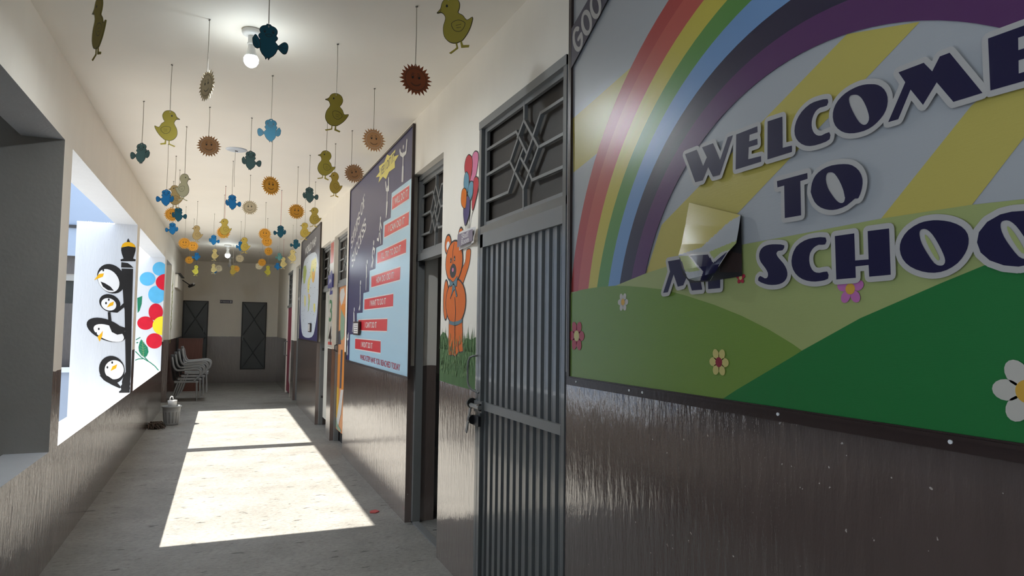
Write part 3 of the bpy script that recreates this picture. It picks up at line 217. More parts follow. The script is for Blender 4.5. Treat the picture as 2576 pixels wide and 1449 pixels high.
M['curtain']=mat('grey_curtain',(.05,.048,.05),.7,var=.4,scale=8,stretch=(6,6,1))
M['ground']=mat('courtyard_ground',(.42,.40,.37),.8,var=.15)
M['floor']=floormat()
M['steel']=mat('dark_grey_gate_paint',(.15,.16,.165),.22,var=.12,bump=.05,bscale=60,coat=.2)
M['steel2']=mat('grey_steel_bar',(.20,.205,.205),.38,var=.1,bump=.05,bscale=80)
M['enddoor']=mat('charcoal_steel_door',(.058,.066,.07),.35,var=.2,scale=4,bump=.1,bscale=12)
M['brownply']=mat('dark_brown_board',(.040,.032,.026),.6,var=.25,scale=9,stretch=(1,1,3))
M['black']=mat('black_paint',(.012,.012,.014),.45)
M['ink']=mat('printed_black_line',(.012,.012,.012),.5)
M['trim']=mat('dark_brown_trim',(.035,.022,.02),.3,bump=.1,bscale=60)
M['cord']=mat('beige_cord',(.42,.38,.31),.7); M['redcord']=mat('red_cord',(.5,.13,.12),.7)
M['nail']=mat('nail_metal',(.2,.19,.18),.4,metal=.8)
M['whitepl']=mat('white_plastic',(.8,.8,.79),.35); M['greypl']=mat('grey_plastic',(.30,.31,.31),.4)
M['chair']=mat('grey_chair_plastic',(.27,.275,.28),.42,var=.05); M['chairleg']=mat('grey_metal_leg',(.33,.335,.335),.35,metal=.3)
M['bulb']=mat('lit_bulb_diffuser',(.85,.95,1),.4,emit=32,var=0)
M['bulboff']=mat('unlit_bulb_diffuser',(.6,.6,.6),.3)
M['wood']=mat('reddish_brown_wood',(.115,.045,.032),.45,var=.35,scale=7,stretch=(5,5,.4))
M['mop']=mat('brown_mop_strands',(.10,.072,.055),.9,var=.4)
M['litter']=mat('red_paper',(.5,.08,.08),.7)
BANNER='sky ray r1 r2 ye gr bl dk pu navy outl h1 h2 h3 fw fo fr fyy fmar fpk'.split()
def prn(k,c,rough=.32,**a):
    if k in BANNER: c=tuple(x*.80 for x in c)
    M[k]=mat('print_'+k,c,rough,spec=.2 if rough>=.5 else .5,var=a.pop('var',.02),**a)
V=dict(bump=.05,bscale=120,stretch=(1,.4,3))
prn('sky',(.47,.48,.49),.3,**V); prn('ray',(.60,.50,.12),.3,**V)
for k,c in dict(r1=(.50,.065,.06),r2=(.60,.11,.085),ye=(.66,.55,.08),gr=(.13,.32,.075),bl=(.20,.36,.62),dk=(.036,.03,.062),pu=(.115,.036,.13)).items(): prn(k,c,.3,**V)
prn('navy',(.014,.012,.055),.3); prn('outl',(.53,.505,.48),.3,**V)
prn('h1',(.40,.45,.17),.3,**V); prn('h2',(.20,.32,.055),.3,**V); prn('h3',(.022,.20,.05),.3,**V)
prn('fw',(.62,.58,.51)); prn('fo',(.74,.42,.06)); prn('fr',(.48,.03,.06)); prn('fyy',(.68,.58,.20)); prn('fmar',(.30,.02,.04)); prn('fpk',(.58,.18,.45))
prn('board',(.022,.02,.11),.30,**V); prn('lblue',(.45,.68,.83),.25,**V); prn('red',(.70,.035,.05),.25,**V); prn('mred',(.45,.02,.06)); prn('lyel',(.80,.70,.14)); prn('figure',(.75,.75,.74)); prn('brd2',(.05,.045,.07),.3,**V)
prn('sea',(.60,.66,.74)); prn('mgreen',(.40,.50,.12)); prn('myel',(.76,.70,.20)); prn('mora',(.80,.45,.08)); prn('mteal',(.12,.40,.34)); prn('mred2',(.6,.1,.08))
prn('pface',(.80,.80,.81),.6); prn('pblack',(.018,.017,.017),.5,var=.3); prn('pyel',(.80,.42,.01),.5); 
prn('flb',(.10,.42,.70),.5,var=.12,scale=12); prn('flr',(.58,.01,.03),.5,var=.15,scale=12); prn('fly',(.82,.66,.03),.5,var=.08); prn('flg',(.015,.17,.09),.5,var=.2)
prn('bear',(.70,.16,.03),.6,var=.15,scale=9,stretch=(1,1,.4)); prn('bgrey',(.13,.22,.26),.6); prn('bpink',(.68,.22,.36),.6,var=.08); prn('bred',(.52,.06,.07),.6,var=.08); prn('bblu',(.15,.32,.42),.6,var=.08); prn('bpur',(.10,.08,.19),.6,var=.08); prn('bora',(.70,.18,.02),.6); prn('grass',(.085,.17,.06),.6,var=.25,scale=20,stretch=(1,1,.3)); prn('grassl',(.20,.33,.14),.6)
prn('sign',(.20,.16,.22),.35); prn('signw',(.72,.70,.68),.4); prn('psign',(.035,.02,.05),.35)
prn('dor',(.62,.27,.11),.5,var=.15,scale=14); prn('dor2',(.62,.22,.03),.5,var=.15); prn('dwh',(.55,.53,.5),.5,var=.15,scale=25); prn('dgr',(.22,.32,.22),.5,var=.3,scale=25); prn('ddk',(.07,.065,.075),.5,var=.4,scale=20); prn('dye',(.62,.36,.04),.5,var=.15)
prn('doorw',(.50,.49,.44),.5,var=.1,bump=.1); prn('doorr',(.26,.035,.07),.45,var=.25); prn('nblue',(.04,.04,.2)); prn('ngreen',(.06,.2,.09)); prn('nred',(.5,.07,.04)); prn('bamb',(.30,.30,.06),.6,var=.3)
for k,c in dict(olive=(.36,.29,.045),gold=(.62,.47,.10),tan=(.56,.43,.20),pale=(.78,.64,.28),lime=(.62,.56,.08),grey=(.48,.46,.30),cream=(.70,.60,.40),creamd=(.33,.28,.18),olived=(.24,.19,.03),rust=(.27,.075,.03),brown=(.42,.22,.10),orange=(.80,.38,.05),blue=(.02,.23,.60),teal=(.018,.115,.18),teal2=(.04,.22,.32),teal3=(.085,.17,.18),aqua=(.20,.50,.50)).items():
    M['c_'+k]=mat('card_'+k,c,.55,spec=.2,var=.03)
# ------------------------------------------------------------------ mesh builder
class MB:
    def __init__(s): s.v=[];s.f=[];s.m=[];s.ms=[];s.sm=[]
    def mi(s,k):
        if k not in s.ms: s.ms.append(k)
        return s.ms.index(k)
    def face(s,pts,k,smooth=False):
        n=len(s.v); s.v+= [tuple(p) for p in pts]; s.f.append(tuple(range(n,n+len(pts)))); s.m.append(s.mi(k)); s.sm.append(smooth)
    def box(s,a,b,k,px=None,nx=None,ny=None):
        x0,y0,z0=a;x1,y1,z1=b
        s.face([(x0,y0,z0),(x0,y1,z0),(x1,y1,z0),(x1,y0,z0)],k); s.face([(x0,y0,z1),(x1,y0,z1),(x1,y1,z1),(x0,y1,z1)],k)
        s.face([(x0,y0,z0),(x1,y0,z0),(x1,y0,z1),(x0,y0,z1)],ny or k); s.face([(x1,y1,z0),(x0,y1,z0),(x0,y1,z1),(x1,y1,z1)],k)
        s.face([(x0,y1,z0),(x0,y0,z0),(x0,y0,z1),(x0,y1,z1)],nx or k); s.face([(x1,y0,z0),(x1,y1,z0),(x1,y1,z1),(x1,y0,z1)],px or k)
        return s
    def grid(s,rows,k,close=False,smooth=True):
        n=len(s.v); w=len(rows[0])
        for r in rows: s.v+=[tuple(p) for p in r]
        mi=s.mi(k)
        for i in range(len(rows)-1):
            for j in range(w if close else w-1):
                j2=(j+1)%w
                s.f.append((n+i*w+j,n+i*w+j2,n+(i+1)*w+j2,n+(i+1)*w+j)); s.m.append(mi); s.sm.append(smooth)
        return s
    def tube(s,pts,r,k,n=8,cap=True,flat=1.0):
        pts=[Vector(p) for p in pts]; rows=[]; up=None
        for i,p in enumerate(pts):
            t=(pts[min(i+1,len(pts)-1)]-pts[max(i-1,0)]).normalized()
            if up is None:
                up=Vector((0,0,1)) if abs(t.z)<.9 else Vector((1,0,0))
            sd=t.cross(up).normalized(); up=sd.cross(t).normalized()
            rr=r[i] if isinstance(r,(list,tuple)) else r
            rows.append([p+sd*math.cos(2*PI*j/n)*rr+up*math.sin(2*PI*j/n)*rr*flat for j in range(n)])
        s.grid(rows,k,close=True)
        if cap: s.face(rows[0][::-1],k); s.face(rows[-1],k)
        return s
    def lathe(s,prof,c,k,n=32,axis='z',wob=None):
        rows=[]
        for r,z in prof:
            row=[]
            for j in range(n):
                a=2*PI*j/n; rr=r*(wob(a,z) if wob else 1); p=(rr*math.cos(a),rr*math.sin(a),z)
                if axis=='x': p=(p[2],p[0],p[1])
                if axis=='y': p=(p[0],p[2],p[1])
                row.append((c[0]+p[0],c[1]+p[1],c[2]+p[2]))
            rows.append(row)
        return s.grid(rows,k,close=True)
    # flat shapes on a plane: f maps (u,v)->3D
    def sheet(s,pts,k,f,holes=()):
        loops=[[Vector((u,v,0)) for u,v in l] for l in [pts]+list(holes)]
        flat=[p for l in loops for p in l]; n=len(s.v); s.v+=[tuple(f(p.x,p.y)) for p in flat]; mi=s.mi(k)
        for t in tessellate_polygon(loops): s.f.append(tuple(n+i for i in t)); s.m.append(mi); s.sm.append(False)
        return s
    def stroke(s,pts,w,k,f,cyc=False,disc=8,sq=1.0):
        P=list(pts)+([pts[0]] if cyc else []); q=0; e=1.5e-5
        for a,b in zip(P,P[1:]):
            q+=1; d=(q%20)*e
            dx,dy=b[0]-a[0],b[1]-a[1]; l=math.hypot(dx,dy) or 1e-6; nx,ny=-dy/l*w/2,dx/l*w/2; x=0 if disc else min(.2*w/l,.3)
            A=(a[0]-dx*x,a[1]-dy*x); B=(b[0]+dx*x,b[1]+dy*x)
            s.face([f(A[0]+nx,A[1]+ny,d),f(A[0]-nx,A[1]-ny,d),f(B[0]-nx,B[1]-ny,d),f(B[0]+nx,B[1]+ny,d)],k)
        if disc:
            for a in pts:
                q+=1; d=(q%20+.5)*e; s.face([f(a[0]+w/2*math.cos(2*PI*i/disc),a[1]+w/2*math.sin(2*PI*i/disc),d) for i in range(disc)],k)
        return s
    def ell(s,c,rx,ry,k,f,rot=0,n=24):
        s.face([f(*p) for p in ellp(c[0],c[1],rx,ry,rot,n)],k); return s
    def prism(s,pts,k,f0,f1):
        # solid card between two planes
        loops=[[Vector((u,v,0)) for u,v in pts]]; mi=s.mi(k)
        for f in (f0,f1):
            n=len(s.v); s.v+=[tuple(f(*p)) for p in pts]
            for t in tessellate_polygon(loops): s.f.append(tuple(n+i for i in t)); s.m.append(mi); s.sm.append(False)
        for a,b in zip(pts,pts[1:]+pts[:1]): s.face([f0(*a),f0(*b),f1(*b),f1(*a)],k)
        return s
    def mesh(s,name):
        me=bpy.data.meshes.new(name); me.from_pydata(s.v,[],s.f)
        for k in s.ms: me.materials.append(M[k])
        me.polygons.foreach_set('material_index',s.m); me.polygons.foreach_set('use_smooth',s.sm); me.update()
        return me
    def build(s,name,parent=None,**tags):
        o=bpy.data.objects.new(name,s.mesh(name)); COL.objects.link(o)
        if parent: o.parent=parent; o.matrix_parent_inverse=parent.matrix_world.inverted() if False else Matrix.Translation(-Vector(parent.location))
        for a,b in tags.items(): o[a]=b
        return o
def ellp(cx,cy,rx,ry,rot=0,n=24):
    c,s=math.cos(rot),math.sin(rot)
    return [(cx+c*rx*math.cos(2*PI*i/n)-s*ry*math.sin(2*PI*i/n),cy+s*rx*math.cos(2*PI*i/n)+c*ry*math.sin(2*PI*i/n)) for i in range(n)]
def catmull(pts,n=4):
    o=[];N=len(pts)
    for i in range(N):
        p0,p1,p2,p3=[pts[(i+d)%N] for d in (-1,0,1,2)]
        for j in range(n):
            t=j/n; o.append(tuple(.5*(2*p1[q]+(p2[q]-p0[q])*t+(2*p0[q]-5*p1[q]+4*p2[q]-p3[q])*t*t+(3*p1[q]-p0[q]-3*p2[q]+p3[q])*t**3) for q in (0,1)))
    return o
def thing(name,loc,label,cat,group=None,kind=None):
    o=bpy.data.objects.new(name,None); o.empty_display_size=.05; o.location=loc; COL.objects.link(o)
    if label: o['label']=label; o['category']=cat
    if group: o['group']=group
    if kind: o['kind']=kind
    return o
ST=dict(kind='structure')
def PX(x): return lambda u,v,d=0:(x-d,u,v)     # plane facing the corridor on a side wall: u along the corridor, v up
def PY(y): return lambda u,v,d=0:(u,y-d,v)     # plane facing the camera
_tc={}
def textgeo(s,bold=0.0):
    if (s,bold) in _tc: return _tc[(s,bold)]
    cu=bpy.data.curves.new('t','FONT'); cu.body=s; cu.offset=bold; cu.resolution_u=4
    o=bpy.data.objects.new('t',cu); COL.objects.link(o)
    dg=bpy.context.evaluated_depsgraph_get(); me=bpy.data.meshes.new_from_object(o.evaluated_get(dg))
    v=[(p.co.x,p.co.y) for p in me.vertices]; fs=[tuple(p.vertices) for p in me.polygons]
    bpy.data.objects.remove(o); bpy.data.meshes.remove(me); bpy.data.curves.remove(cu)
    x0=min(p[0] for p in v);x1=max(p[0] for p in v);y0=min(p[1] for p in v);y1=max(p[1] for p in v)
    _tc[(s,bold)]=([((p[0]-x0)/(x1-x0),(p[1]-y0)/(y1-y0)) for p in v],fs); return _tc[(s,bold)]
def text(mb,s,p0,p1,pt,k,f,bold=0.0):
    """p0,p1 = ends of the baseline, pt = top of the first letter (an affine frame on the plane)"""
    v,fs=textgeo(s,bold); g=lambda a,b:f(p0[0]+(p1[0]-p0[0])*a+(pt[0]-p0[0])*b,p0[1]+(p1[1]-p0[1])*a+(pt[1]-p0[1])*b)
    n=len(mb.v); mb.v+=[tuple(g(*p)) for p in v]; mi=mb.mi(k)
    for q in fs: mb.f.append(tuple(n+i for i in q)); mb.m.append(mi); mb.sm.append(False)
# thick-and-thin serif letters as pen strokes: (points,width)
ARC=lambda cx,cy,rx,ry,a0,a1,n=10:[(cx+rx*math.cos(math.radians(a0+(a1-a0)*i/n)),cy+ry*math.sin(math.radians(a0+(a1-a0)*i/n))) for i in range(n+1)]
GL={'S':(.62,[(ARC(.31,.75,.24,.22,20,270)+ARC(.31,.27,.26,.25,90,-160),.11),([(.54,.98),(.54,.72)],.04),([(.06,.02),(.06,.28)],.04)]),
'T':(.72,[([(.36,.02),(.36,.97)],.14),([(.04,.97),(.68,.97)],.06),([(.04,.97),(.04,.76)],.04),([(.68,.97),(.68,.76)],.04),([(.22,.03),(.5,.03)],.05)]),
'E':(.66,[([(.17,.02),(.17,.97)],.14),([(.04,.97),(.6,.97)],.05),([(.04,.03),(.62,.03)],.05),([(.17,.51),(.45,.51)],.05),([(.6,.97),(.6,.76)],.04),([(.62,.03),(.62,.26)],.04),([(.45,.4),(.45,.62)],.04)]),
'P':(.62,[([(.17,.02),(.17,.97)],.14),([(.04,.97),(.34,.97)],.05),(ARC(.32,.72,.24,.25,90,-90),.09),([(.17,.47),(.32,.47)],.05),([(.04,.03),(.32,.03)],.05)]),
'F':(.62,[([(.17,.02),(.17,.97)],.14),([(.04,.97),(.58,.97)],.05),([(.17,.51),(.43,.51)],.05),([(.58,.97),(.58,.76)],.04),([(.04,.03),(.32,.03)],.05),([(.43,.4),(.43,.62)],.04)]),
'O':(.8,[(ARC(.39,.5,.31,.48,0,360,20),.1)]),'C':(.74,[(ARC(.4,.5,.33,.48,45,315,14),.1),([(.66,.95),(.66,.66)],.04)]),
'U':(.8,[([(.18,.97),(.18,.35)]+ARC(.4,.32,.22,.3,180,360)+[(.62,.97)],.1),([(.05,.97),(.31,.97)],.05),([(.5,.97),(.74,.97)],.05)]),
'R':(.72,[([(.17,.02),(.17,.97)],.13),([(.04,.97),(.34,.97)],.05),(ARC(.32,.73,.22,.24,90,-90),.09),([(.17,.48),(.34,.48)],.05),([(.36,.48),(.64,.03)],.12),([(.04,.03),(.32,.03)],.05)]),
't':(.36,[([(.17,.85),(.17,.12),(.24,.04),(.32,.08)],.11),([(.02,.63),(.32,.63)],.05)]),
'a':(.5,[([(.08,.52),(.2,.64),(.34,.56),(.34,.06),(.46,.05)],.1),(ARC(.22,.2,.15,.17,0,360,12),.07)]),
'f':(.36,[([(.15,.03),(.15,.82),(.22,.95),(.34,.93)],.1),([(.02,.63),(.3,.63)],.05),([(.04,.03),(.28,.03)],.05)]),
'o':(.54,[(ARC(.26,.34,.2,.32,0,360,16),.09)]),
'm':(.82,[([(.12,.03),(.12,.64)],.1),([(.12,.5),(.24,.64),(.36,.58),(.38,.03)],.1),([(.38,.5),(.5,.64),(.64,.58),(.66,.03)],.1),([(.03,.03),(.22,.03)],.05),([(.29,.03),(.47,.03)],.05),([(.57,.03),(.76,.03)],.05)]),' ':(.3,[])}
def serif(mb,s,p0,p1,pt,k,f,w=1):
    tot=sum(GL[c][0] for c in s); x=0; dl=[0]; g=lambda a,b,d=0:f(p0[0]+(p1[0]-p0[0])*a/tot+(pt[0]-p0[0])*b,p0[1]+(p1[1]-p0[1])*a/tot+(pt[1]-p0[1])*b,d*.4+dl[0])
    for c in s:
        for dl[0],(pts,wd) in [(.00013*n_i,e_) for n_i,e_ in enumerate(GL[c][1])]: mb.stroke([(x+a,b) for a,b in pts],wd*w,k,g,disc=8)
        x+=GL[c][0]
# ------------------------------------------------------------------ setting
fl=MB().box((-1.2,-3.2,-.12),(4.2,YE+.25,0),'floor').build('floor',**ST)
MB().box((-1.185,-3.2,H),(4.2,YE+.25,H+.18),'ceil').build('ceiling',**ST)
op=[(2.55,3.645),(4.355,5.2),(8.2,9.22),(9.6,10.78),(13.6,14.4),(15.05,16.2)]
w=MB(); y=-3.2
for a,b in op+[(YE,YE)]:
    w.box((R,y,0),(R+.23,a,H),{-3.2:'wallhi',3.645:'walllo',10.78:'wallm'}.get(y,'wall'))
    if b>a: w.box((R,a,2.69),(R+.23,b,H),'wall')
    y=b
w.build('wall_right',**ST)
MB().box((-1.2,YE,0),(1.6,YE+.22,H),'wallE').build('wall_end',**ST)
MB().box((-2.4,-3.2,0),(1.6,-3.0,H),'wall').build('wall_back',**ST)
w=MB()
w.box((-1.185,-3,0),(L,-2.5,2.65),'wallL'); w.box((-1.185,1.15,.71),(L,1.4,2.65),'wallL'); w.box((-1.185,-2.5,0),(L,1.4,.71),'white',px='wallL'); w.box((-1.185,-3,2.65),(L,YE,H),'white',px='wallL')
w.box((-1.185,1.4,0),(L,13.05,.71),'white',px='wallL')
w.box((-1.185,14.65,0),(L,YE,2.65),'wallL')
w.box((-1.185,5.21,-1),(-1.1,13.05,0),'white'); w.build('wall_left',**ST)
def fin(name,y0,y1,x0,z1,k,inner):
    m=MB(); m.box((-1.185,y0,.71),(L,y1,2.65),k,px='wallL')
    m.box((x0,y0,-1),(-1.185,y1,z1),k); return m.build(name,**ST)
fin('wall_left_pier',4.97,5.21,-2.4,3.9,'grey',0); 
f2=fin('wall_left_pier',8.92,9.17,-1.56,2.655,'white',0)
f3=MB().box((-1.185,13.05,0),(L,13.36,2.65),'white',px='wallL').box((-1.56,13.05,-1),(-1.185,13.36,2.66),'white').build('wall_left_pier',**ST)
# rough cement lip along the open top of the outer fin
lip=MB(); n=60
rows=[]
for j in range(5):
    rows.append([(-1.562+.375*i/n,8.917+.254*j/4,2.64+(0 if j in (0,4) else random.uniform(.012,.028))) for i in range(n+1)])
lip.grid(rows,'white'); lip.build('cement_lip',f2)
# stair lobby that shades the near bay, side lobby behind the far pier
MB().box((-2.6,1.2,-1),(-2.4,5.21,3.9),'grey').box((-2.4,1.2,-.2),(-1.185,1.4,3.5),'grey').build('wall_lobby_left',**ST)
MB().box((-2.6,1.2,3.5),(-1.185,4.97,3.65),'grey').build('ceiling_lobby',**ST)
MB().box((-6,-3.2,2.6),(-1.185,1.2,2.75),'cream').build('ceiling_porch',**ST)
MB().box((-2.4,-3,-.12),(-1.185,4.97,0),'floor').build('floor_lobby',**ST)
m=MB(); m.box((-1.72,13.05,-1),(-1.56,14.9,2.9),'wall').box((-1.56,14.65,0),(-1.185,14.9,2.9),'wall').box((-1.56,13.36,2.66),(-1.185,14.65,2.9),'cream'); m.build('wall_passage',**ST)
MB().box((-1.56,13.36,-.12),(-1.2,14.65,0),'floor').build('floor_passage',**ST)
# rooms behind the right-hand doors
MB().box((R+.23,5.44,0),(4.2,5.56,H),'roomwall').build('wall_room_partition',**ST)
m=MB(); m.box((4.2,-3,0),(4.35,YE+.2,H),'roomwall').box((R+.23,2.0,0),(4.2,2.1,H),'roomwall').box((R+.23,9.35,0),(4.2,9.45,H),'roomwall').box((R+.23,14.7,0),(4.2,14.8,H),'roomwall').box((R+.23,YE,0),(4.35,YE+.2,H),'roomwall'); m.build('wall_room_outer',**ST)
# courtyard outside
MB().box((-14,5.21,-1.05),(-1.185,16.2,-.9),'ground').build('courtyard_ground',**ST)
MB().box((-14.2,3,-1),(-14,16.2,3.2),'cream').build('wall_courtyard_west',**ST)
MB().box((-14,4.9,-1),(-2.6,5.2,2.6),'white').build('wall_courtyard_south',**ST)
m=MB(); Yb=16.0
m.box((-14,Yb,-1),(-1.9,Yb+.3,.62),'blueb').box((-14,Yb,2.86),(-1.9,Yb+.3,5.6),'blueb').box((-1.9,Yb,-1),(-1.2,Yb+.3,5.6),'blueb').box((-14,Yb,.62),(-4.6,Yb+.3,2.86),'blueb'); m.build('wall_courtyard_north',**ST)
MB().box((-14,Yb-.05,3.42),(-1.9,Yb+.001,3.48),'black').build('trim_1',**ST)
wn=thing('window_1',(-3.2,Yb+.1,.62),None,None,kind='structure')
MB().box((-4.6,Yb+.2,.62),(-1.9,Yb+.22,2.86),'glass').build('pane',wn)
m=MB(); 
for x in (-4.6,-3.3,-1.96): m.box((x,Yb+.15,.62),(x+.06,Yb+.2,2.86),'steel2')
m.box((-4.6,Yb+.15,2.36),(-1.9,Yb+.2,2.5),'steel2').box((-4.6,Yb+.12,2.5),(-1.9,Yb+.19,2.86),'curtain'); m.build('window_frame',wn)
m=MB(); rows=[]
for z in (.62,1.3,1.9): rows.append([(-4.5+i*.05,Yb+.19+.008*math.sin(i*1.7),z) for i in range(50)])
m.grid(rows,'curtain'); m.build('curtain',wn)
MB().box((-4.7,Yb-.08,.52),(-1.8,Yb+.2,.62),'blue2').build('window_sill',wn)
# ------------------------------------------------------------------ doors on the right wall
GB=ART['grille_box']; gy0=GB[0][0]; gy1=GB[1][0]
def grille(parent,y0,y1,z0,z1,x,w=.015,simple=None,name='transom_grille'):
    """frame bars of the fan-light, drawn in the opening and given depth"""
    m=MB(); fx=lambda d:(lambda u,v:(x+d,u,v)); kk=[0]
    def bar(p,ww=w):
        for a,b in zip(p,p[1:]):
            kk[0]+=1; ko=(kk[0]%11)*.0003
            dx,dy=b[0]-a[0],b[1]-a[1]; l=math.hypot(dx,dy) or 1e-6; nx,ny=-dy/l*ww/2,dx/l*ww/2; ex,ey=dx/l*ww*.4,dy/l*ww*.4
            m.prism([(a[0]+nx-ex,a[1]+ny-ey),(a[0]-nx-ex,a[1]-ny-ey),(b[0]-nx+ex,b[1]-ny+ey),(b[0]+nx+ex,b[1]+ny+ey)],'steel2',fx(-.008-ko),fx(.008+ko))
    for a,b in (((y0,z0),(y1,z0)),((y0,z1),(y1,z1)),((y0,z0),(y0,z1)),((y1,z0),(y1,z1))): bar([a,b],.032)
    if simple:
        for i in range(1,simple[0]): bar([(y0+(y1-y0)*i/simple[0],z0),(y0+(y1-y0)*i/simple[0],z1)])
        for i in range(1,simple[1]): bar([(y0,z0+(z1-z0)*i/simple[1]),(y1,z0+(z1-z0)*i/simple[1])])
    else:
        za,zb=2.07,2.675
        for p in ART['grille']: bar([(y0+(q[0]-gy1)/(gy0-gy1)*(y1-y0),z0+(q[1]-za)/(zb-za)*(z1-z0)) for q in p])
    return m.build(name,parent)
# door_1: closed ribbed steel gate of the staff room
d=thing('door_1',(R+.03,3.1,0),None,None,kind='structure')
m=MB(); y0,y1=2.555,3.64
m.box((R-.005,y0,0),(R+.07,y0+.03,2.69),'steel').box((R-.005,y1-.035,0),(R+.07,y1,2.69),'steel').box((R-.008,y0,2.645),(R+.07,y1,2.69),'steel2').box((R-.004,y0,2.035),(R+.07,y1,2.075),'steel')
m.build('door_frame',d)
grille(d,y0+.05,y1-.055,2.085,2.635,R+.025)
MB().box((R+.05,y0+.03,2.07),(R+.062,y1-.03,2.65),'brownply').build('backing_board',d)
m=MB(); prof=[]; yy=y0+.035; X0=R+.012
while yy<y1-.10:
    for dy,dx in ((0,.0),(.030,.0),(.034,.022),(.046,.022),(.049,.008),(.058,.008),(.061,.022),(.073,.022)): prof.append((yy+dy,X0+dx))
    yy+=.0775
prof.append((y1-.04,X0))
rows=[[(x,yv,z) for yv,x in prof] for z in (.03,2.03)]
m.grid(rows,'steel',smooth=False); m.build('ribbed_panel',d)
m=MB(); m.box((R-.004,y0+.03,1.955),(R+.034,y1-.035,2.035),'steel2').box((R-.004,y1-.075,.03),(R+.034,y1-.035,2.03),'steel').box((R-.004,y0+.03,.02),(R+.034,y1-.035,.07),'steel'); m.build('gate_border',d)
MB().box((R-.006,y0+.03,1.05),(R+.012,y1-.05,1.093),'steel2').build('cross_bar',d)
hn=MB().tube([(R-.004,3.615,1.345),(R-.025,3.632,1.343),(R-.042,3.643,1.333),(R-.05,3.648,1.31),(R-.051,3.65,1.27),(R-.05,3.65,1.2),(R-.046,3.645,1.175),(R-.036,3.63,1.155),(R-.02,3.61,1.145),(R-.004,3.59,1.138)],.0055,'steel2').build('handle',d)
m=MB(); m.tube([(R-.03,3.655,1.065),(R-.03,3.50,1.065)],.013,'steel2',n=12); m.tube([(R-.022,3.665,1.075),(R-.022,3.645,1.075)],.030,'black',n=14); m.tube([(R-.022,3.53,1.065),(R-.022,3.505,1.065)],.020,'black',n=14); m.box((R-.02,3.50,1.035),(R-.004,3.62,1.095),'steel')
m.build('bolt_latch',d)
MB().prism([(3.655,1.06),(3.63,1.06),(3.70,.90),(3.725,.905)],'steel2',PX(R-.036),PX(R-.03)).build('bolt_lever',d)
m=MB(); m.tube([(R-.022,3.65,.985),(R-.022,3.628,.985)],.026,'black',n=14); m.box((R-.02,3.55,.955),(R-.004,3.64,1.01),'black'); m.build('lock_eye',d)
# open doorway
def frame(parent,y0,y1,x=R+.05,zt=2.69,zb=2.05,sill=True):
    m=MB(); m.box((x,y0,0),(x+.06,y0+.04,zt),'steel2').box((x,y1-.04,0),(x+.06,y1,zt),'steel2').box((x,y0,zt-.04),(x+.06,y1,zt),'steel2').box((x,y0,zb-.035),(x+.06,y1,zb+.02),'steel2')
    if sill: m.box((x,y0,-.001),(x+.05,y1,.012),'steel2')
    return m.build('door_frame',parent)
d=thing('door_2',(R+.06,4.78,0),None,None,kind='structure')
frame(d,4.36,5.2); grille(d,4.42,5.14,2.085,2.635,R+.075)
MB().box((R+.10,4.4,2.07),(R+.112,5.16,2.65),'brownply').build('backing_board',d)
MB().box((R+.12,4.36,.02),(R+.7,4.40,2.02),'steel').build('door_leaf',d)
m=MB(); m.box((R+.06,5.12,1.98),(R+.10,5.165,2.03),'black').box((R+.14,5.425,1.93),(R+.19,5.44,1.99),'steel'); m.build('bolt',d)
m=MB(); m.box((R+.26,5.43,1.05),(R+.31,5.442,1.1),'steel').box((R+.26,5.43,.52),(R+.31,5.442,.57),'steel'); m.build('socket_plate',d)
# painted door
d=thing('door_3',(R+.08,8.7,0),None,None,kind='structure')
frame(d,8.2,9.22,sill=False); grille(d,8.26,9.16,2.09,2.63,R+.07)
MB().box((R+.09,8.24,2.07),(R+.10,9.18,2.65),'brownply').build('backing_board',d)
lf=MB().box((R+.076,8.24,.16),(R+.10,9.18,2.02),'dor').build('door_leaf',d)
m=MB()
for i,(p,k) in enumerate(zip(ART['d3p'],['dor','dwh','dor2','dgr','ddk','dor2','ddk','dor2','dye','dwh','dgr'])): m.sheet([(max(8.25,min(9.17,a)),max(.17,min(2.0,b))) for a,b in p],k,PX(R+.0755-.0003*i))
m.build('painting',lf)
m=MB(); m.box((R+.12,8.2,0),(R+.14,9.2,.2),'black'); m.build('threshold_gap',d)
MB().tube([(R+.06,9.15,1.26),(R+.03,9.155,1.25),(R+.03,9.16,1.18),(R+.06,9.16,1.17)],.008,'black').build('handle',d)
# pale door standing ajar
d=thing('door_4',(R+.08,10.2,0),None,None,kind='structure')
frame(d,9.6,10.78,sill=False); grille(d,9.66,10.72,2.09,2.63,R+.07)
MB().box((R+.09,9.64,2.07),(R+.10,10.74,2.65),'brownply').build('backing_board',d)
lf=MB().box((R+.085,9.64,.14),(R+.11,10.56,2.02),'doorw').build('door_leaf',d)
m=MB(); m.box((R+.06,10.6,1.90),(R+.10,10.66,1.98),'black').box((R+.06,10.58,1.13),(R+.09,10.64,1.17),'black').box((R+.06,10.58,.42),(R+.09,10.66,.45),'black'); m.build('hinge',d)
MB().stroke([(10.3,1.95),(10.15,1.6),(10.05,1.25)],.03,'dgr',PX(R+.084)).stroke([(10.2,1.6),(10.25,1.3)],.03,'dgr',PX(R+.084)).build('painted_scrawl',lf)
d=thing('door_5',(R+.08,14,0),None,None,kind='structure')
frame(d,13.6,14.4,sill=False); MB().box((R+.09,13.64,.02),(R+.11,14.36,2.65),'enddoor').build('door_leaf',d)
d=thing('door_6',(R+.02,15.6,0),None,None,kind='structure')
m=MB(); m.box((R-.002,15.05,0),(R+.06,15.09,2.69),'cream').box((R-.002,16.16,0),(R+.06,16.2,2.69),'cream').box((R-.002,15.05,2.65),(R+.06,16.2,2.69),'steel2').box((R-.002,15.05,1.9),(R+.06,16.2,1.95),'steel2'); m.build('door_frame',d)
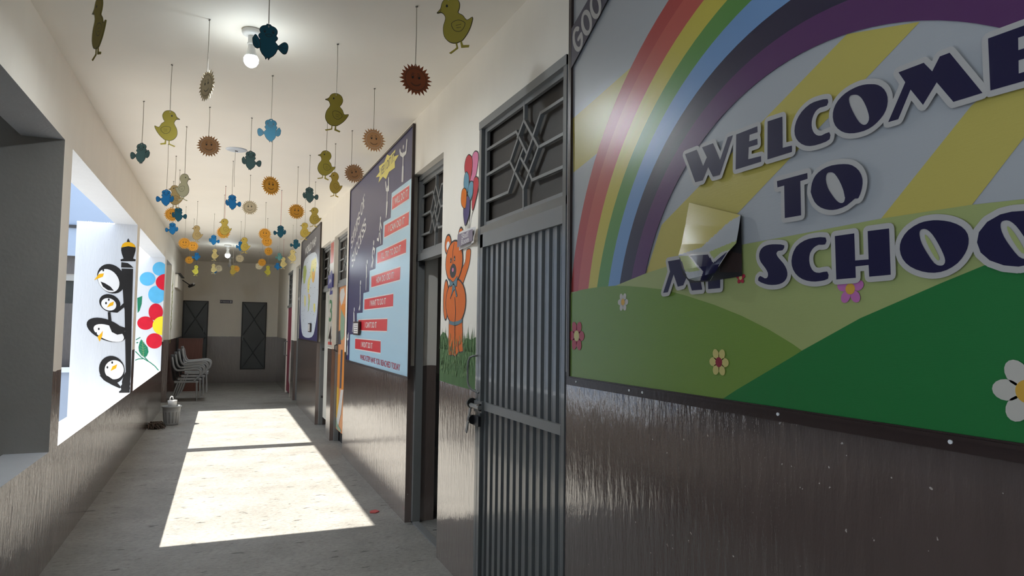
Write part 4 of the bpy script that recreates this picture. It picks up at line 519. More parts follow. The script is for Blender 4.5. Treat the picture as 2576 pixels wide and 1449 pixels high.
grille(d,15.1,16.15,1.97,2.64,R+.03,simple=(2,6)); MB().box((R+.05,15.09,1.95),(R+.06,16.16,2.65),'brownply').build('backing_board',d)
lf=MB().box((R+.02,15.09,.05),(R+.05,16.16,1.9),'doorr').build('door_leaf',d)
MB().sheet([(15.2,.2),(15.3,.9),(15.5,1.0),(15.6,.3)],'dwh',PX(R+.0195)).build('paint_patch',lf)
MB().tube([(R+.02,16.05,1.15),(R-.05,16.05,1.13),(R-.05,16.05,.85),(R+.02,16.05,.83)],.012,'steel2').build('handle',d)
# two steel doors in the end wall
for i,(x0,x1,z0) in enumerate(((-.95,-.36,.35),(.44,1.055,.35))):
    d=thing('door_%d'%(7+i),((x0+x1)/2,YE,z0),None,None,kind='structure')
    lf=MB().box((x0+.03,YE-.03,z0+.02),(x1-.03,YE-.005,2.09),'enddoor').build('door_leaf',d)
    m=MB(); m.box((x0,YE-.04,z0),(x0+.03,YE,2.11),'black').box((x1-.03,YE-.04,z0),(x1,YE,2.11),'black').box((x0,YE-.04,2.085),(x1,YE,2.11),'black').box((x0,YE-.035,z0),(x1,YE,z0+.02),'black'); m.build('door_frame',d)
    m=MB(); m.box((x0+.03,YE-.045,1.19),(x1-.03,YE-.03,1.225),'enddoor')
    for a,b in (((x0+.05,1.18),(x1-.05,z0+.05)),((x0+.05,z0+.05),(x1-.05,1.18)),((x0+.05,2.06),(x1-.05,1.25)),((x0+.05,1.25),(x1-.05,2.06))): m.tube([(a[0],YE-.036,a[1]),(b[0],YE-.036,b[1])],.012,'enddoor',n=4)
    m.build('cross_bracing',d)
    MB().box((x1-.10 if i==0 else x0+.035,YE-.06,1.3 if i==0 else 1.1),(x1-.085 if i==0 else x0+.05,YE-.03,1.42 if i==0 else 1.22),'steel2').build('handle',d)
# ------------------------------------------------------------------ welcome board
Y0,Y1,Z0,Z1=2.445,-.16,1.31,3.08
Bx=R-.03
wb=thing('welcome_board',(R,1.15,Z0),'big rainbow banner reading WELCOME TO MY SCHOOL, framed in dark trim, nearest on right wall','banner')
MB().box((Bx,Y1,Z0),(R-.002,Y0,Z1),'sky').build('banner_backing',wb)
m=MB(); lay=[0]
def fw(d=0):
    lay[0]+=1; return PX(Bx-.0004*lay[0]-d)
def clipb(p,y0=Y1,y1=Y0,z0=Z0,z1=Z1):
    for ax,lim,sg in ((0,y0,1),(0,y1,-1),(1,z0,1),(1,z1,-1)):
        o=[]
        for i in range(len(p)):
            a,b=p[i],p[(i+1)%len(p)]; ia=(a[ax]-lim)*sg>=0; ib=(b[ax]-lim)*sg>=0
            if ia:o.append(a)
            if ia!=ib:
                t=(lim-a[ax])/(b[ax]-a[ax]); o.append((a[0]+t*(b[0]-a[0]),a[1]+t*(b[1]-a[1])))
        p=o
        if not p: break
    return p
TH=ART['tear_hole']
def draw(pts,k,holes=()):
    p=clipb(pts)
    if len(p)>2: m.sheet(p,k,fw(),holes)
m.sheet([(Y0,Z0),(Y1,Z0),(Y1,Z1),(Y0,Z1)],'sky',fw())
draw(ART['rayL'],'ray'); draw(ART['rayA'],'ray'); draw(ART['rayB'],'ray'); 
draw([(.35,2.25),(.1,2.35),(-.1,2.2),(.1,2.0),(.45,1.75)],'ray')
circ=[((1.231,1.477),1.232),((1.20,1.45),1.205),((1.163,1.42),1.166),((1.133,1.372),1.141),((1.15,1.40),1.038),((1.176,1.414),.934),((1.19,1.42),.85),((1.197,1.429),.7645)]
for i,k in enumerate(['r1','r2','ye','gr','bl','dk','pu']):
    (c0,r0),(c1,r1)=circ[i],circ[i+1]
    A=[(c0[0]+r0*math.cos(a*PI/60),c0[1]+r0*math.sin(a*PI/60)) for a in range(0,61)]; B=[(c1[0]+r1*math.cos(a*PI/60),c1[1]+r1*math.sin(a*PI/60)) for a in range(60,-1,-1)]
    draw(A+B,k)
h1=ART['hill1']; draw(h1+[(.3,1.76),(-.3,1.72),(-.3,1.2),(2.6,1.2)],'h1')
draw([(2.6,1.58)]+ART['hill2'][0:]+[(1.0,1.2),(2.6,1.2)],'h2')
draw(ART['hill3']+[(.4,1.66),(-.3,1.78),(-.3,1.2),(1.7,1.2)],'h3')
FC=[('fw','fo',6),('fr','fyy',6),('fyy','fmar',6),('fpk','fo',5),('fr','fyy',5),('fw','fo',6)]
for c,t,(kp,kc,n) in zip(ART['fl_c'],ART['fl_t'],FC):
    rr=abs(t[1]-c[1])*1.05; f=fw()
    for i in range(n):
        a=PI/2+2*PI*(i+(.5 if n==6 else 0))/n; e=ellp(c[0]+math.cos(a)*rr*.62,c[1]+math.sin(a)*rr*.62,rr*.42,rr*.33,a,16)
        e=clipb(e)
        if len(e)>2: m.face([f(*q) for q in e],kp)
    e=clipb(ellp(c[0],c[1],rr*.36,rr*.36)); f=fw(); m.face([f(*q) for q in e],kc)
draw(ART['w_goo'],'brd2'); f=fw()
G0=[ART['gooG'],ART['gooO'],ART['gooO2']]
cen=[(sum(p[0] for p in q)/len(q),sum(p[1] for p in q)/len(q)) for q in G0]
ux,uz=cen[2][0]-cen[1][0],cen[2][1]-cen[1][1]; ul=math.hypot(ux,uz); ux/=ul; uz/=ul
for i in range(3):
    c=cen[1] if i==1 else (cen[2] if i==2 else (cen[1][0]-ux*ul*1.02,cen[1][1]-uz*ul*1.02)); hw,hh=ul*.36,.052
    fr=lambda x,y:(c[0]+ux*x*hw-uz*y*hh*(-1),c[1]+uz*x*hw+(-ux)*y*hh*1)
    pts=[fr(math.cos(t*PI/180),math.sin(t*PI/180)) for t in (range(0,360,15) if i else range(40,345,15))]
    if not i: pts+=[fr(1,-.1),fr(.15,-.1)]
    m.stroke(pts,.019,'outl',f,cyc=bool(i))
# letters with pale outline
LET=[('w_W',()),('w_E',()),('w_L',()),('w_C',()),('w_O',('w_O_h',)),('w_M',()),('w_E2',()),('w_T',()),('w_o',('w_o_h',)),('w_m',()),('w_Y',()),('w_S',()),('w_c',()),('w_H',()),('w_O3',('w_O3_h',))]
SMOOTH={'w_C','w_O','w_o','w_S','w_c','w_O3'}
O3=ART['w_O3']; oq=ART['O4pts']; lx=max(p[0] for p in O3); sc_=(oq[2][1]-oq[1][1])/(max(p[1] for p in O3)-min(p[1] for p in O3))
cz=sum(p[1] for p in O3)/len(O3); cz2=(oq[1][1]+oq[2][1])/2
mv=lambda ps:[(oq[0][0]+(p[0]-lx)*sc_*1.02,cz2+(p[1]-cz)*sc_) for p in ps]
ART['w_O4']=mv(O3); ART['w_O4_h']=mv(ART['w_O3_h']); LET.append(('w_O4',('w_O4_h',)))
lx2=min(p[0] for p in ART['w_O4'])-.025
ART['w_L2']=[(lx2,1.80),(lx2-.07,1.80),(lx2-.07,1.63),(lx2-.15,1.63),(lx2-.15,1.59),(lx2,1.59)]; LET.append(('w_L2',()))
OW={'w_W':.026,'w_E':.026,'w_L':.026,'w_C':.026}
fos=[fw(),fw()]; fsk=[fw(),fw()]; fi=fw()
def ring(p,hole): return p
for k,hs in LET:
    P=ART[k]; P=catmull(P,2) if k in SMOOTH else P
    HS=[catmull(ART[h],2) for h in hs]
    li=[q[0] for q in LET].index(k)%2; m.sheet(P,'outl',fos[li]); m.stroke(P,.024,'outl',fsk[li],cyc=True,disc=10)
    m.sheet(P,'navy',fi,HS)
f=fw(); m.sheet(catmull(ART['w_O3_g'],2),'h1',f); m.sheet(catmull(mv(ART['w_O3_g']),2),'h1',f)
art=m.build('printed_banner',wb)
# torn flap hanging out of the banner over a dark hole
m=MB(); m.sheet(TH,'black',fw()); hb=fw(); m.sheet([(p[0]*.35+TH[6][0]*.65,p[1]*.3+TH[6][1]*.7+.01) for p in (TH[0],TH[3],TH[6],TH[7])],'trim',hb); m.build('torn_hole',wb)
def inside(p,poly):
    c=False
    for (x1,y1),(x2,y2) in zip(poly,poly[1:]+poly[:1]):
        if (y1>p[1])!=(y2>p[1]) and p[0]<(x2-x1)*(p[1]-y1)/(y2-y1)+x1: c=not c
    return c
FG=ART['flap']; NR,NC=66,54
def fgp(s,t,FG=FG):
    a=s*(len(FG)-1); i=min(int(a),len(FG)-2); u=a-i; b=t*8; j=min(int(b),7); v=b-j
    q=[Vector(FG[i][j]),Vector(FG[i][j+1]),Vector(FG[i+1][j]),Vector(FG[i+1][j+1])]
    return (q[0]*(1-v)+q[1]*v)*(1-u)+(q[2]*(1-v)+q[3]*v)*u
m=MB(); off=Vector((-.0004*lay[0]-.001,0,0))
P=[[fgp(i/NR,j/NC)+off for j in range(NC+1)] for i in range(NR+1)]
F0=[[(0,*p) for p in r] for r in ART['flap0']]
for i in range(NR):
    for j in range(NC):
        c=fgp((i+.5)/NR,(j+.5)/NC,F0); q=(c.y,c.z); k='sky'
        if inside(q,ART['fl_Y']) or inside(q,ART['fl_M']): k='navy'
        elif inside(q,ART['fl_Yo']): k='outl'
        elif inside(q,ART['fl_g']): k='h1'
        elif inside(q,ART['fl_y']): k='ray'
        m.face([P[i][j],P[i][j+1],P[i+1][j+1],P[i+1][j]],k,True)
m.build('torn_flap',wb)
m=MB()
for a,b in (((Y1,Z0-.035),(Y0+.02,Z0)),((Y1,Z1),(Y0+.02,Z1+.035)),((Y0,Z0),(Y0+.022,Z1)),((Y1-.03,Z0),(Y1,Z1))): m.box((Bx-.012,a[0],a[1]),(R-.001,b[0],b[1]),'trim')
m.box((Bx-.018,Y1,Z0-.012),(Bx-.012,Y0,Z0-.004),'trim')
m.build('board_frame',wb)
m=MB()
for yv in (2.38,2.0,1.92,1.32,.88): m.tube([(Bx-.0145,yv,Z0-.017),(Bx-.012,yv,Z0-.017)],.0045,'whitepl',n=8)
m.build('screw',wb,kind='stuff')
# ------------------------------------------------------------------ steps of success poster
Ya,Yb2,Za,Zb=7.95,5.12,1.12,3.075; SX=R-.015
sp=thing('steps_poster',(R,6.55,Za),'navy and light blue STEPS OF SUCCESS poster with red stair labels and climbing figures','poster')
MB().box((SX,Yb2,Za),(R-.002,Ya,Zb),'board').build('poster_backing',sp)
m=MB(); n_=[0]
def fs():
    n_[0]+=1; return PX(SX-.0006*n_[0])
m.sheet([(Ya,Za),(Yb2,Za),(Yb2,Zb),(Ya,Zb)],'board',fs())
stp=ART['st_stairs']; stp=stp[:-1]+[(Yb2,Za)]; stp[0]=(Yb2,stp[0][1]); stp[-2]=(stp[-2][0],Za)
m.sheet([(a,max(b,Za)) for a,b in stp],'lblue',fs())
f1=fs(); f2_=fs(); f3_=fs()
LT=['I WILL DO IT','I CAN DO IT',"I'LL TRY TO DO IT",'HOW DO I DO IT?','I WANT TO DO IT',"I CAN'T DO IT","I WON'T DO IT"]
TX=[(.10,.93),(.2,.85),(.17,.85),(.2,.82),(.22,.78),(.27,.68),(.27,.72)]
for i,t in enumerate(LT):
    q=ART['st_l%d'%i]; q=[(max(Yb2+.012,a),b) for a,b in q]
    m.stroke(q,.018,'figure',f1,cyc=True,disc=4); m.sheet(q,'red',f2_)
    lerp=lambda s,tt:tuple(( q[3][d]*(1-s)+q[2][d]*s)*(1-tt)+(q[0][d]*(1-s)+q[1][d]*s)*tt for d in (0,1))
    a,b=TX[i]; text(m,t,lerp(a,.24),lerp(b,.24),lerp(a,.80),'figure',f3_,.012)
q=ART['st_txt']; text(m,'WHICH STEP HAVE YOU REACHED TODAY',q[0],q[1],(q[0][0],q[2][1]),'mred',f3_,.012)
m.sheet(ART['st_star'],'lyel',f1); q=ART['st_startxt']; text(m,'YES! I DIT IT!',q[0],q[1],q[2],'board',f2_,.008)
q=ART['st_t1']; serif(m,'STEPS OF',q[0],q[1],q[2],'figure',f1,1.35); q=ART['st_t2']; serif(m,'SUCCESS',q[0],q[1],q[2],'figure',f1,1.35)
for mn in ART['men']:
    h=mn[0]; hc=((h[0][0]+h[1][0])/2,(h[0][1]+h[1][1])/2); hr=abs(h[0][1]-h[1][1])/2
    m.ell(hc,hr*1.02,hr,'figure',f2_)
    for i,s_ in enumerate(mn[1:]): m.stroke(s_,.027 if i else .032,'figure',f2_)
m.build('printed_poster',sp)
m=MB()
for a,b in (((Yb2-.012,Za-.018),(Ya+.012,Za)),((Yb2-.012,Zb),(Ya+.012,Zb+.018)),((Ya,Za),(Ya+.012,Zb)),((Yb2-.012,Za),(Yb2,Zb))): m.box((SX-.008,a[0],a[1]),(R-.001,b[0],b[1]),'trim')
m.build('poster_frame',sp)
q=ART['st_pf']; 
def picframe(q,x,label):
    ya,yb=q[0][0],q[1][0]; zb,zt=(q[2][1]+q[3][1])/2,(q[0][1]+q[1][1])/2
    t=thing('picture_frame',(x,(ya+yb)/2,zb),label,'picture frame')
    MB().box((x-.02,yb,zb),(x-.001,ya,zt),'trim').build('frame',t); mm=MB(); mm.box((x-.021,yb+.025,zb+.018),(x-.0195,ya-.025,zt-.018),'signw')
    mm.build('paper',t)
    mm=MB(); 
    for i in range(4): mm.box((x-.0214,yb+.05,zb+.035+i*.022),(x-.021,ya-.05-.02*(i%2),zb+.040+i*.022),'ink')
    mm.build('print',t)
picframe(q,SX-.013,"small black framed paper hung over the stairs poster beside I CAN'T DO IT")
# ------------------------------------------------------------------ world map board
q=ART['mp_corner']; Ya,Yb3,Za,Zb=(q[0][0]+q[3][0])/2,(q[1][0]+q[2][0])/2,(q[2][1]+q[3][1])/2,(q[0][1]+q[1][1])/2
mpb=thing('map_board',(R,11.8,Za),'dark navy WORLD MAP board with white rounded map, farthest board on right wall','map board')
MB().box((SX,Yb3,Za),(R-.002,Ya,Zb),'brd2').build('board_backing',mpb)
m=MB(); f=[PX(SX-.0006*i) for i in range(1,6)]
m.sheet([(Ya,Za),(Yb3,Za),(Yb3,Za+.62),(Ya,Za+.62)],'board',PX(SX-.0005))
MS=catmull(ART['mp_shape'],3); m.sheet(MS,'sea',f[0])
for k,c in (('mp_c1','mgreen'),('mp_c2','myel'),('mp_c3','myel'),('mp_c5','mgreen'),('mp_c6','myel')): m.sheet(ART[k],c,f[1])
m.sheet(ART['mp_c4'],'mora',f[2]); m.sheet(ART['mp_c7'],'mteal',f[3])
m.sheet([(a[0],a[1]) for a in ART['mp_c5'][:3]],'mora',f[2])
q=ART['mp_txt']; text(m,'WORLD MAP',q[0],(q[1][0],q[1][1]),(q[0][0],q[2][1]),'figure',f[1],.02)
for _ in range(60):
    y_=random.uniform(10.7,13.0); z_=random.uniform(1.35,2.95)
    if inside((y_,z_),MS) and inside((y_+.08,z_),MS): m.box((f[2](0,0)[0],y_,z_),(f[2](0,0)[0]+.0003,y_+random.uniform(.02,.07),z_+.008),'ink')
m.build('printed_map',mpb)
m=MB()
for a,b in (((Yb3-.015,Za-.02),(Ya+.015,Za)),((Yb3-.015,Zb),(Ya+.015,Zb+.02)),((Ya,Za),(Ya+.015,Zb)),((Yb3-.015,Za),(Yb3,Zb))): m.box((SX-.007,a[0],a[1]),(R-.001,b[0],b[1]),'trim')
m.build('board_frame',mpb)
picframe(ART['mp_pf'],SX-.008,'small black framed paper hung low on the world map board')
# ------------------------------------------------------------------ teddy bear mural and staff room sign
bm=thing('wall_mural',(R,4.0,1.13),'orange teddy bear mural with balloons and grass on pier beside ribbed gate','mural')
def efr(k):
    c,t,s_=ART[k]; return c,abs(s_[0]-c[0]),abs(t[1]-c[1])
bf=[PX(R-.0012-.0004*i) for i in range(12)]
m=MB(); g=ART['b_gtop']+ART['b_gbot']; g=[(max(3.66,min(4.352,a)),b) for a,b in g]; g[0]=(4.352,g[0][1]); g[-1]=(4.352,1.15)
m.sheet(g,'grass',bf[0])
def oel(mb,k,kk,l,ow=.012):
    c,rx,ry=efr(k); mb.ell(c,rx+ow,ry+ow,'ink',bf[l]); mb.ell(c,rx,ry,kk,bf[l+1])
def opoly(mb,pts,kk,l,ow=.012,smooth=True):
    p=catmull(pts,3) if smooth else pts; mb.stroke(p,ow,'ink',bf[l],cyc=True,disc=6); mb.sheet(p,kk,bf[l+1])
gm=m
for _ in range(170):
    y_=random.uniform(3.68,4.33); z_=random.uniform(1.2,1.42); gm.stroke([(y_,z_),(y_+random.uniform(-.012,.012),z_+random.uniform(.02,.05))],.006,'grassl',bf[9],disc=0)
for i in range(46):
    y_=3.67+.68*i/45; 
    if not 3.86<y_<4.16: gm.face([bf[1](y_-.012,1.36),bf[1](y_+.012,1.36),bf[1](y_+random.uniform(-.015,.015),1.46+random.uniform(-.02,.05))],'grass')
m.build('painted_grass',bm)
m=MB()
opoly(m,ART['b_legs'],'bear',1,smooth=False); oel(m,'b_arm','bear',1); opoly(m,ART['b_armR'],'bear',1)
oel(m,'b_earL','bear',1); oel(m,'b_earR','bear',1); c,rx,ry=efr('b_earLi'); m.ell(c,rx,ry,'pface',bf[3]); c,rx,ry=efr('b_earRi'); m.ell(c,rx,ry,'pface',bf[3])
oel(m,'b_body','bear',3); oel(m,'b_headc','bear',5)
c,rx,ry=efr('b_sn'); m.ell(c,rx,ry,'ink',bf[7]); c,rx,ry=efr('b_no'); m.ell(c,rx,ry,'bpink',bf[8])
for k in ('b_e1','b_e2'):
    c,rx,ry=efr(k); m.ell(c,rx,ry,'ink',bf[7]); m.ell((c[0]+rx*.2,c[1]-ry*.2),rx*.35,ry*.3,'pface',bf[8])
m.stroke(ART['b_belt'],.022,'bgrey',bf[7]); m.stroke(ART['b_l1'],.009,'ink',bf[6+1]); m.stroke(ART['b_l2'],.009,'ink',bf[7])
opoly(m,ART['b_bow'],'bgrey',7,.008,False); opoly(m,ART['b_rib'],'bgrey',7,.008,False); m.stroke(ART['b_t1'],.008,'ink',bf[7]); m.stroke(ART['b_t2'],.008,'ink',bf[7])
m.build('painted_bear',bm)
m=MB()
for s_ in ART['b_strings']: m.stroke(s_,.004,'ink',bf[0],disc=0)
m.build('painted_strings',bm)
for i,(k,c) in enumerate((('pink','bpink'),('red','bred'),('blu1','bblu'),('red2','bred'),('blu2','bblu'),('pur','bpur'),('ora','bora'))):
    m=MB(); l=min(i,6); p=catmull(ART['bl_'+k],3); m.stroke(p,.012,'ink',PX(R-.0016-.0006*i),cyc=True,disc=6); m.sheet(p,c,PX(R-.0019-.0006*i)); m.build('painted_balloon',bm)
q=ART['staff']; sg=thing('door_sign',(R,3.8,2.03),'grey purple Staff Room paper sign stuck above the teddy bear paw','sign')
m=MB(); rows=[]
for i in range(9):
    s_=i/8; cur=.012*math.sin(PI*s_)+.006; 
    rows.append([(R-.009-(cur if t>.5 else .004)*1.0-(.012 if (i>6 and t<.5) else 0),q[0][0]*(1-s_)+q[1][0]*s_,(q[3][1]*(1-s_)+q[2][1]*s_)*(1-t)+(q[0][1]*(1-s_)+q[1][1]*s_)*t) for t in (0,.33,.66,1)])
m.grid(rows,'signw'); pr=m.build('sign_paper',sg)
lerp=lambda s_,t:((q[3][0]*(1-s_)+q[2][0]*s_)*(1-t)+(q[0][0]*(1-s_)+q[1][0]*s_)*t,(q[3][1]*(1-s_)+q[2][1]*s_)*(1-t)+(q[0][1]*(1-s_)+q[1][1]*s_)*t)
m=MB(); m.sheet([lerp(.05,.14),lerp(.95,.14),lerp(.95,.86),lerp(.05,.86)],'sign',PX(R-.0285))
serif(m,'Staff',lerp(.31,.52),lerp(.72,.52),lerp(.31,.80),'signw',PX(R-.029),1.1); serif(m,'Room',lerp(.29,.19),lerp(.76,.19),lerp(.29,.47),'signw',PX(R-.029),1.1)
m.build('sign_print',sg)
# numbers painted down the narrow pier, with a class plate
nm=thing('wall_mural',(R,9.4,1.2),'tall painted numbers one to four running down the narrow white pier','mural')
m=MB(); m.sheet([(9.595,1.21),(9.225,1.21),(9.225,2.66),(9.595,2.66)],'fw',PX(R-.001)); m.build('white_strip',nm)
for t,z0,z1,k in (('1',2.36,2.64,'nred'),('2',1.93,2.26,'nblue'),('3',1.56,1.86,'ngreen'),('4',1.25,1.5,'trim')):
    m=MB(); text(m,t,(9.55,z0),(9.28,z0),(9.55,z1),k,PX(R-.002),.01); m.build('painted_number',nm)
MB().box((R-.0015,9.24,1.25),(R-.001,9.58,1.29),'mred2').build('red_label',nm)
cs=thing('class_sign',(R,9.4,2.02),'small dark blue class plate fixed over the number two on the pier','sign')
MB().box((R-.02,9.2,2.02),(R-.004,9.62,2.2),'nblue').build('plate',cs); MB().stroke([(9.5,2.08),(9.44,2.14),(9.4,2.09),(9.34,2.13),(9.3,2.1)],.02,'signw',PX(R-.0205)).build('white_lettering',cs)
# ------------------------------------------------------------------ murals on the courtyard fins
pf=[PY(8.92-.0012-.0005*i) for i in range(10)]
pm=thing('wall_mural',(-1.2,8.92,.72),'black lamp post mural with four black and white birds on the near white pier','mural')
m=MB(); cl=lambda p:[(min(a,L-.002),b) for a,b in p]
m.sheet(cl(ART['p_shaft']),'pblack',pf[1]); m.sheet(cl(ART['p_col']),'pblack',pf[1]); m.sheet(cl(ART['p_bowl']),'pblack',pf[1]); m.sheet(cl(ART['p_cap']),'pyel',pf[1]); m.sheet(cl(ART['p_tip']),'pblack',pf[1])
m.build('painted_post',pm)
for i in range(4):
    q=ART['pg%d'%i]; m=MB(); l=2+i
    m.sheet(cl(q[0]),'pblack',pf[l]); d_=lambda k:(lambda u,v,d=0:(u,8.92-.0012-.0005*l-.0001*k-d,v))
    m.sheet(cl(q[1]),'pface',d_(1)); m.sheet(q[2],'pyel',d_(2))
    for e_ in q[3:]: m.sheet(e_,'pblack',d_(3))
    m.sheet(cl(ART['pg_wing'][i if i!=3 else 4]),'pblack',d_(4)); m.build('painted_bird',pm)
fmu=thing('wall_mural',(-1.1,13.05,.75),'blue flower above red flower mural with green leaves on the far white pier','mural')
ff=[PY(13.05-.0015-.0008*i) for i in range(6)]
for s_ in ART['fl3_stem']: MB().stroke([(min(a,L-.004),b) for a,b in s_],.014,'flg',ff[0]).build('painted_stem',fmu)
for s_ in ART['fl3_leaf']: 
    m=MB(); m.sheet(s_,'flg',ff[1])
    if len(s_)>6:
        c=(sum(p[0] for p in s_)/len(s_),0); zz=[p[1] for p in s_]
        m.stroke([(c[0]-.015,max(zz)-.02),(c[0]+.01,min(zz)+.01)],.006,'grassl',ff[2],disc=0)
        for i in range(6):
            z_=min(zz)+.03+(max(zz)-min(zz)-.06)*i/6; m.stroke([(c[0],z_),(c[0]+.05*(1-abs(i-2.5)/4),z_+.025)],.004,'grassl',ff[2],disc=0); m.stroke([(c[0],z_),(c[0]-.055*(1-abs(i-2.5)/4),z_+.03)],.004,'grassl',ff[2],disc=0)
    m.build('painted_leaf',fmu)
for p_,k in (('bp0','flb'),('bp1','flb'),('bp2','flb'),('rp0','flr'),('rp1','flr'),('rp2','flr')): MB().sheet(ART['fl3_'+p_],k,ff[2]).build('painted_petal',fmu)
MB().sheet(ART['fl3_bc'],'flr',ff[3]).build('painted_flower_centre',fmu); MB().sheet(ART['fl3_rc'],'fly',ff[3]).build('painted_flower_centre',fmu)
bb=MB()
bx=PX(L+.0015)
bb.stroke([(14.95,1.15),(15.1,1.7),(15.0,2.1),(15.2,2.55)],.05,'bamb',bx).stroke([(15.0,1.15),(15.02,1.6),(15.15,2.0),(14.85,2.56)],.045,'bamb',bx)
for i in range(16):
    z_=1.35+i*.06; y_=15.05+.06*math.sin(i*2.1); bb.stroke([(y_,z_),(y_+(.18 if i%2 else -.16),z_+.07)],.03,'bamb',bx,disc=4)
bb.build('wall_mural',label='thin green bamboo stalk mural on the left wall beyond the last pier',category='mural')
# ------------------------------------------------------------------ hanging card cutouts
BIRD=[((x-548)*.000575,-(y-312)*.000575) for x,y in [(548,314),(560,308),(566,320),(590,328),(606,346),(609,366),(602,382),(612,394),(616,408),(606,424),(600,438),(612,428),(630,404),(640,402),(648,418),(656,432),(654,455),(650,476),(636,496),(618,502),(604,494),(600,512),(584,540),(566,558),(560,576),(552,564),(544,564),(540,578),(532,562),(510,544),(490,516),(478,486),(462,498),(440,516),(420,512),(410,490),(406,462),(412,438),(430,428),(452,440),(474,462),(484,452),(498,434),(486,418),(482,402),(494,388),(486,368),(488,346),(504,328),(528,320),(538,310)]]
SUN=[]
for i in range(48):
    a=PI/2+2*PI*i/48; r=(.084 if i%2==0 else .064)*(1+.05*math.sin(i*2.3)); SUN.append((r*math.cos(a),-.082+r*math.sin(a)))
# simple chick in profile: small round head, full breast, short tail, two stick feet
CHICK=catmull([(0,0),(.028,-.010),(.040,-.036),(.034,-.060),(.026,-.074),(.042,-.092),(.054,-.116),(.078,-.112),(.066,-.140),(.046,-.166),(.022,-.186),(.010,-.190),(-.014,-.190),(-.036,-.176),(-.050,-.148),(-.046,-.112),(-.030,-.082),(-.030,-.066),(-.040,-.050),(-.058,-.046),(-.040,-.034),(-.026,-.010)],3)
FEET=[[(-.012,-.186),(-.006,-.186),(-.006,-.214),(-.040,-.226),(-.046,-.220),(-.020,-.212),(-.012,-.208)],[(.008,-.186),(.014,-.186),(.016,-.208),(.040,-.216),(.036,-.224),(.006,-.216)]]
_cards={}
def card(kind,col):
    if (kind,col) in _cards: return _cards[(kind,col)]
    m=MB(); T=.0015; k='c_'+col; F0,F1=PY(-T),PY(T); fl_=[PY(-T-.0006),PY(T+.0006)]
    if kind=='sun':
        m.prism(SUN,k,F0,F1)
        for f in fl_:
            m.stroke(ellp(0,-.082,.056,.056,0,32),.0018,'trim' if col!='brown' else 'fw',f,cyc=True,disc=0)
            for s_ in (-1,1):
                m.stroke(ellp(s_*.017,-.068,.0062,.011,0,12),.0016,'ink',f,cyc=True,disc=0); m.ell((s_*.017+.001,-.072),.0044,.006,'ink',f,n=10); m.stroke([(s_*.008,-.054),(s_*.012,-.051),(s_*.02,-.053)],.0018,'ink',f,disc=0)
            m.stroke([(.026*math.cos(t),-.095+.020*math.sin(t)) for t in [PI*1.08+PI*.84*i/10 for i in range(11)]],.0022,'ink',f,disc=0); m.stroke([(.02*math.cos(t),-.100+.011*math.sin(t)) for t in [PI*1.1+PI*.8*i/8 for i in range(9)]],.0014,'ink',f,disc=0)
        hole=(0,-.012)
    elif kind=='blu':
        B=catmull(BIRD,2); m.prism(B,k,F0,F1)
        for f in fl_:
            m.stroke(B,.0018,'ink',f,cyc=True,disc=0)
            for s_ in (-1,1): m.stroke(ellp(-.002+s_*.017,-.030,.0045,.008,0,10),.0015,'ink',f,cyc=True,disc=0); m.ell((-.002+s_*.017,-.032),.0025,.004,'ink',f,n=8)
            m.stroke(catmull([(-.016,-.046),(-.003,-.041),(.012,-.046),(-.002,-.054)],3),.0018,'ink',f,cyc=True,disc=0)
            m.stroke([(.030,-.105),(.030,-.088),(.036,-.070)],.0016,'ink',f,disc=0); m.stroke([(-.042,-.098),(-.042,-.085)],.0016,'ink',f,disc=0)
            for d_ in ((-.072,-.112),(-.079,-.092),(-.072,-.072)): m.stroke([(-.044,-.092),d_],.0014,'ink',f,disc=0)
            m.stroke([(.040,-.100),(.056,-.085)],.0014,'ink',f,disc=0); m.stroke([(.040,-.092),(.054,-.070)],.0014,'ink',f,disc=0)
        hole=(0,-.010)
    else:
        m.prism(CHICK,k,F0,F1)
        for p in FEET: m.prism(p,k,PY(-T+.0003),PY(T-.0003))
        for f in fl_:
            m.stroke(CHICK,.0018,'ink',f,cyc=True,disc=0); m.ell((-.012,-.032),.0045,.006,'ink',f,n=10)
            m.stroke([(-.038,-.036),(-.042,-.046),(-.056,-.046)],.0016,'ink',f,disc=0)
            m.stroke(catmull([(-.010,-.108),(.020,-.104),(.044,-.126),(.022,-.150),(-.004,-.140)],3),.0018,'ink',f,cyc=True,disc=0)
            m.stroke([(.006,-.122),(.028,-.124)],.0014,'ink',f,disc=0); m.stroke([(.006,-.132),(.024,-.136)],.0014,'ink',f,disc=0)
        hole=(0,-.010)
    for f in (PY(-T-.0009),PY(T+.0009)): m.ell(hole,.0032,.0032,'fw',f,n=10)
    _cards[(kind,col)]=m.mesh('card_'+kind+'_'+col); return _cards[(kind,col)]
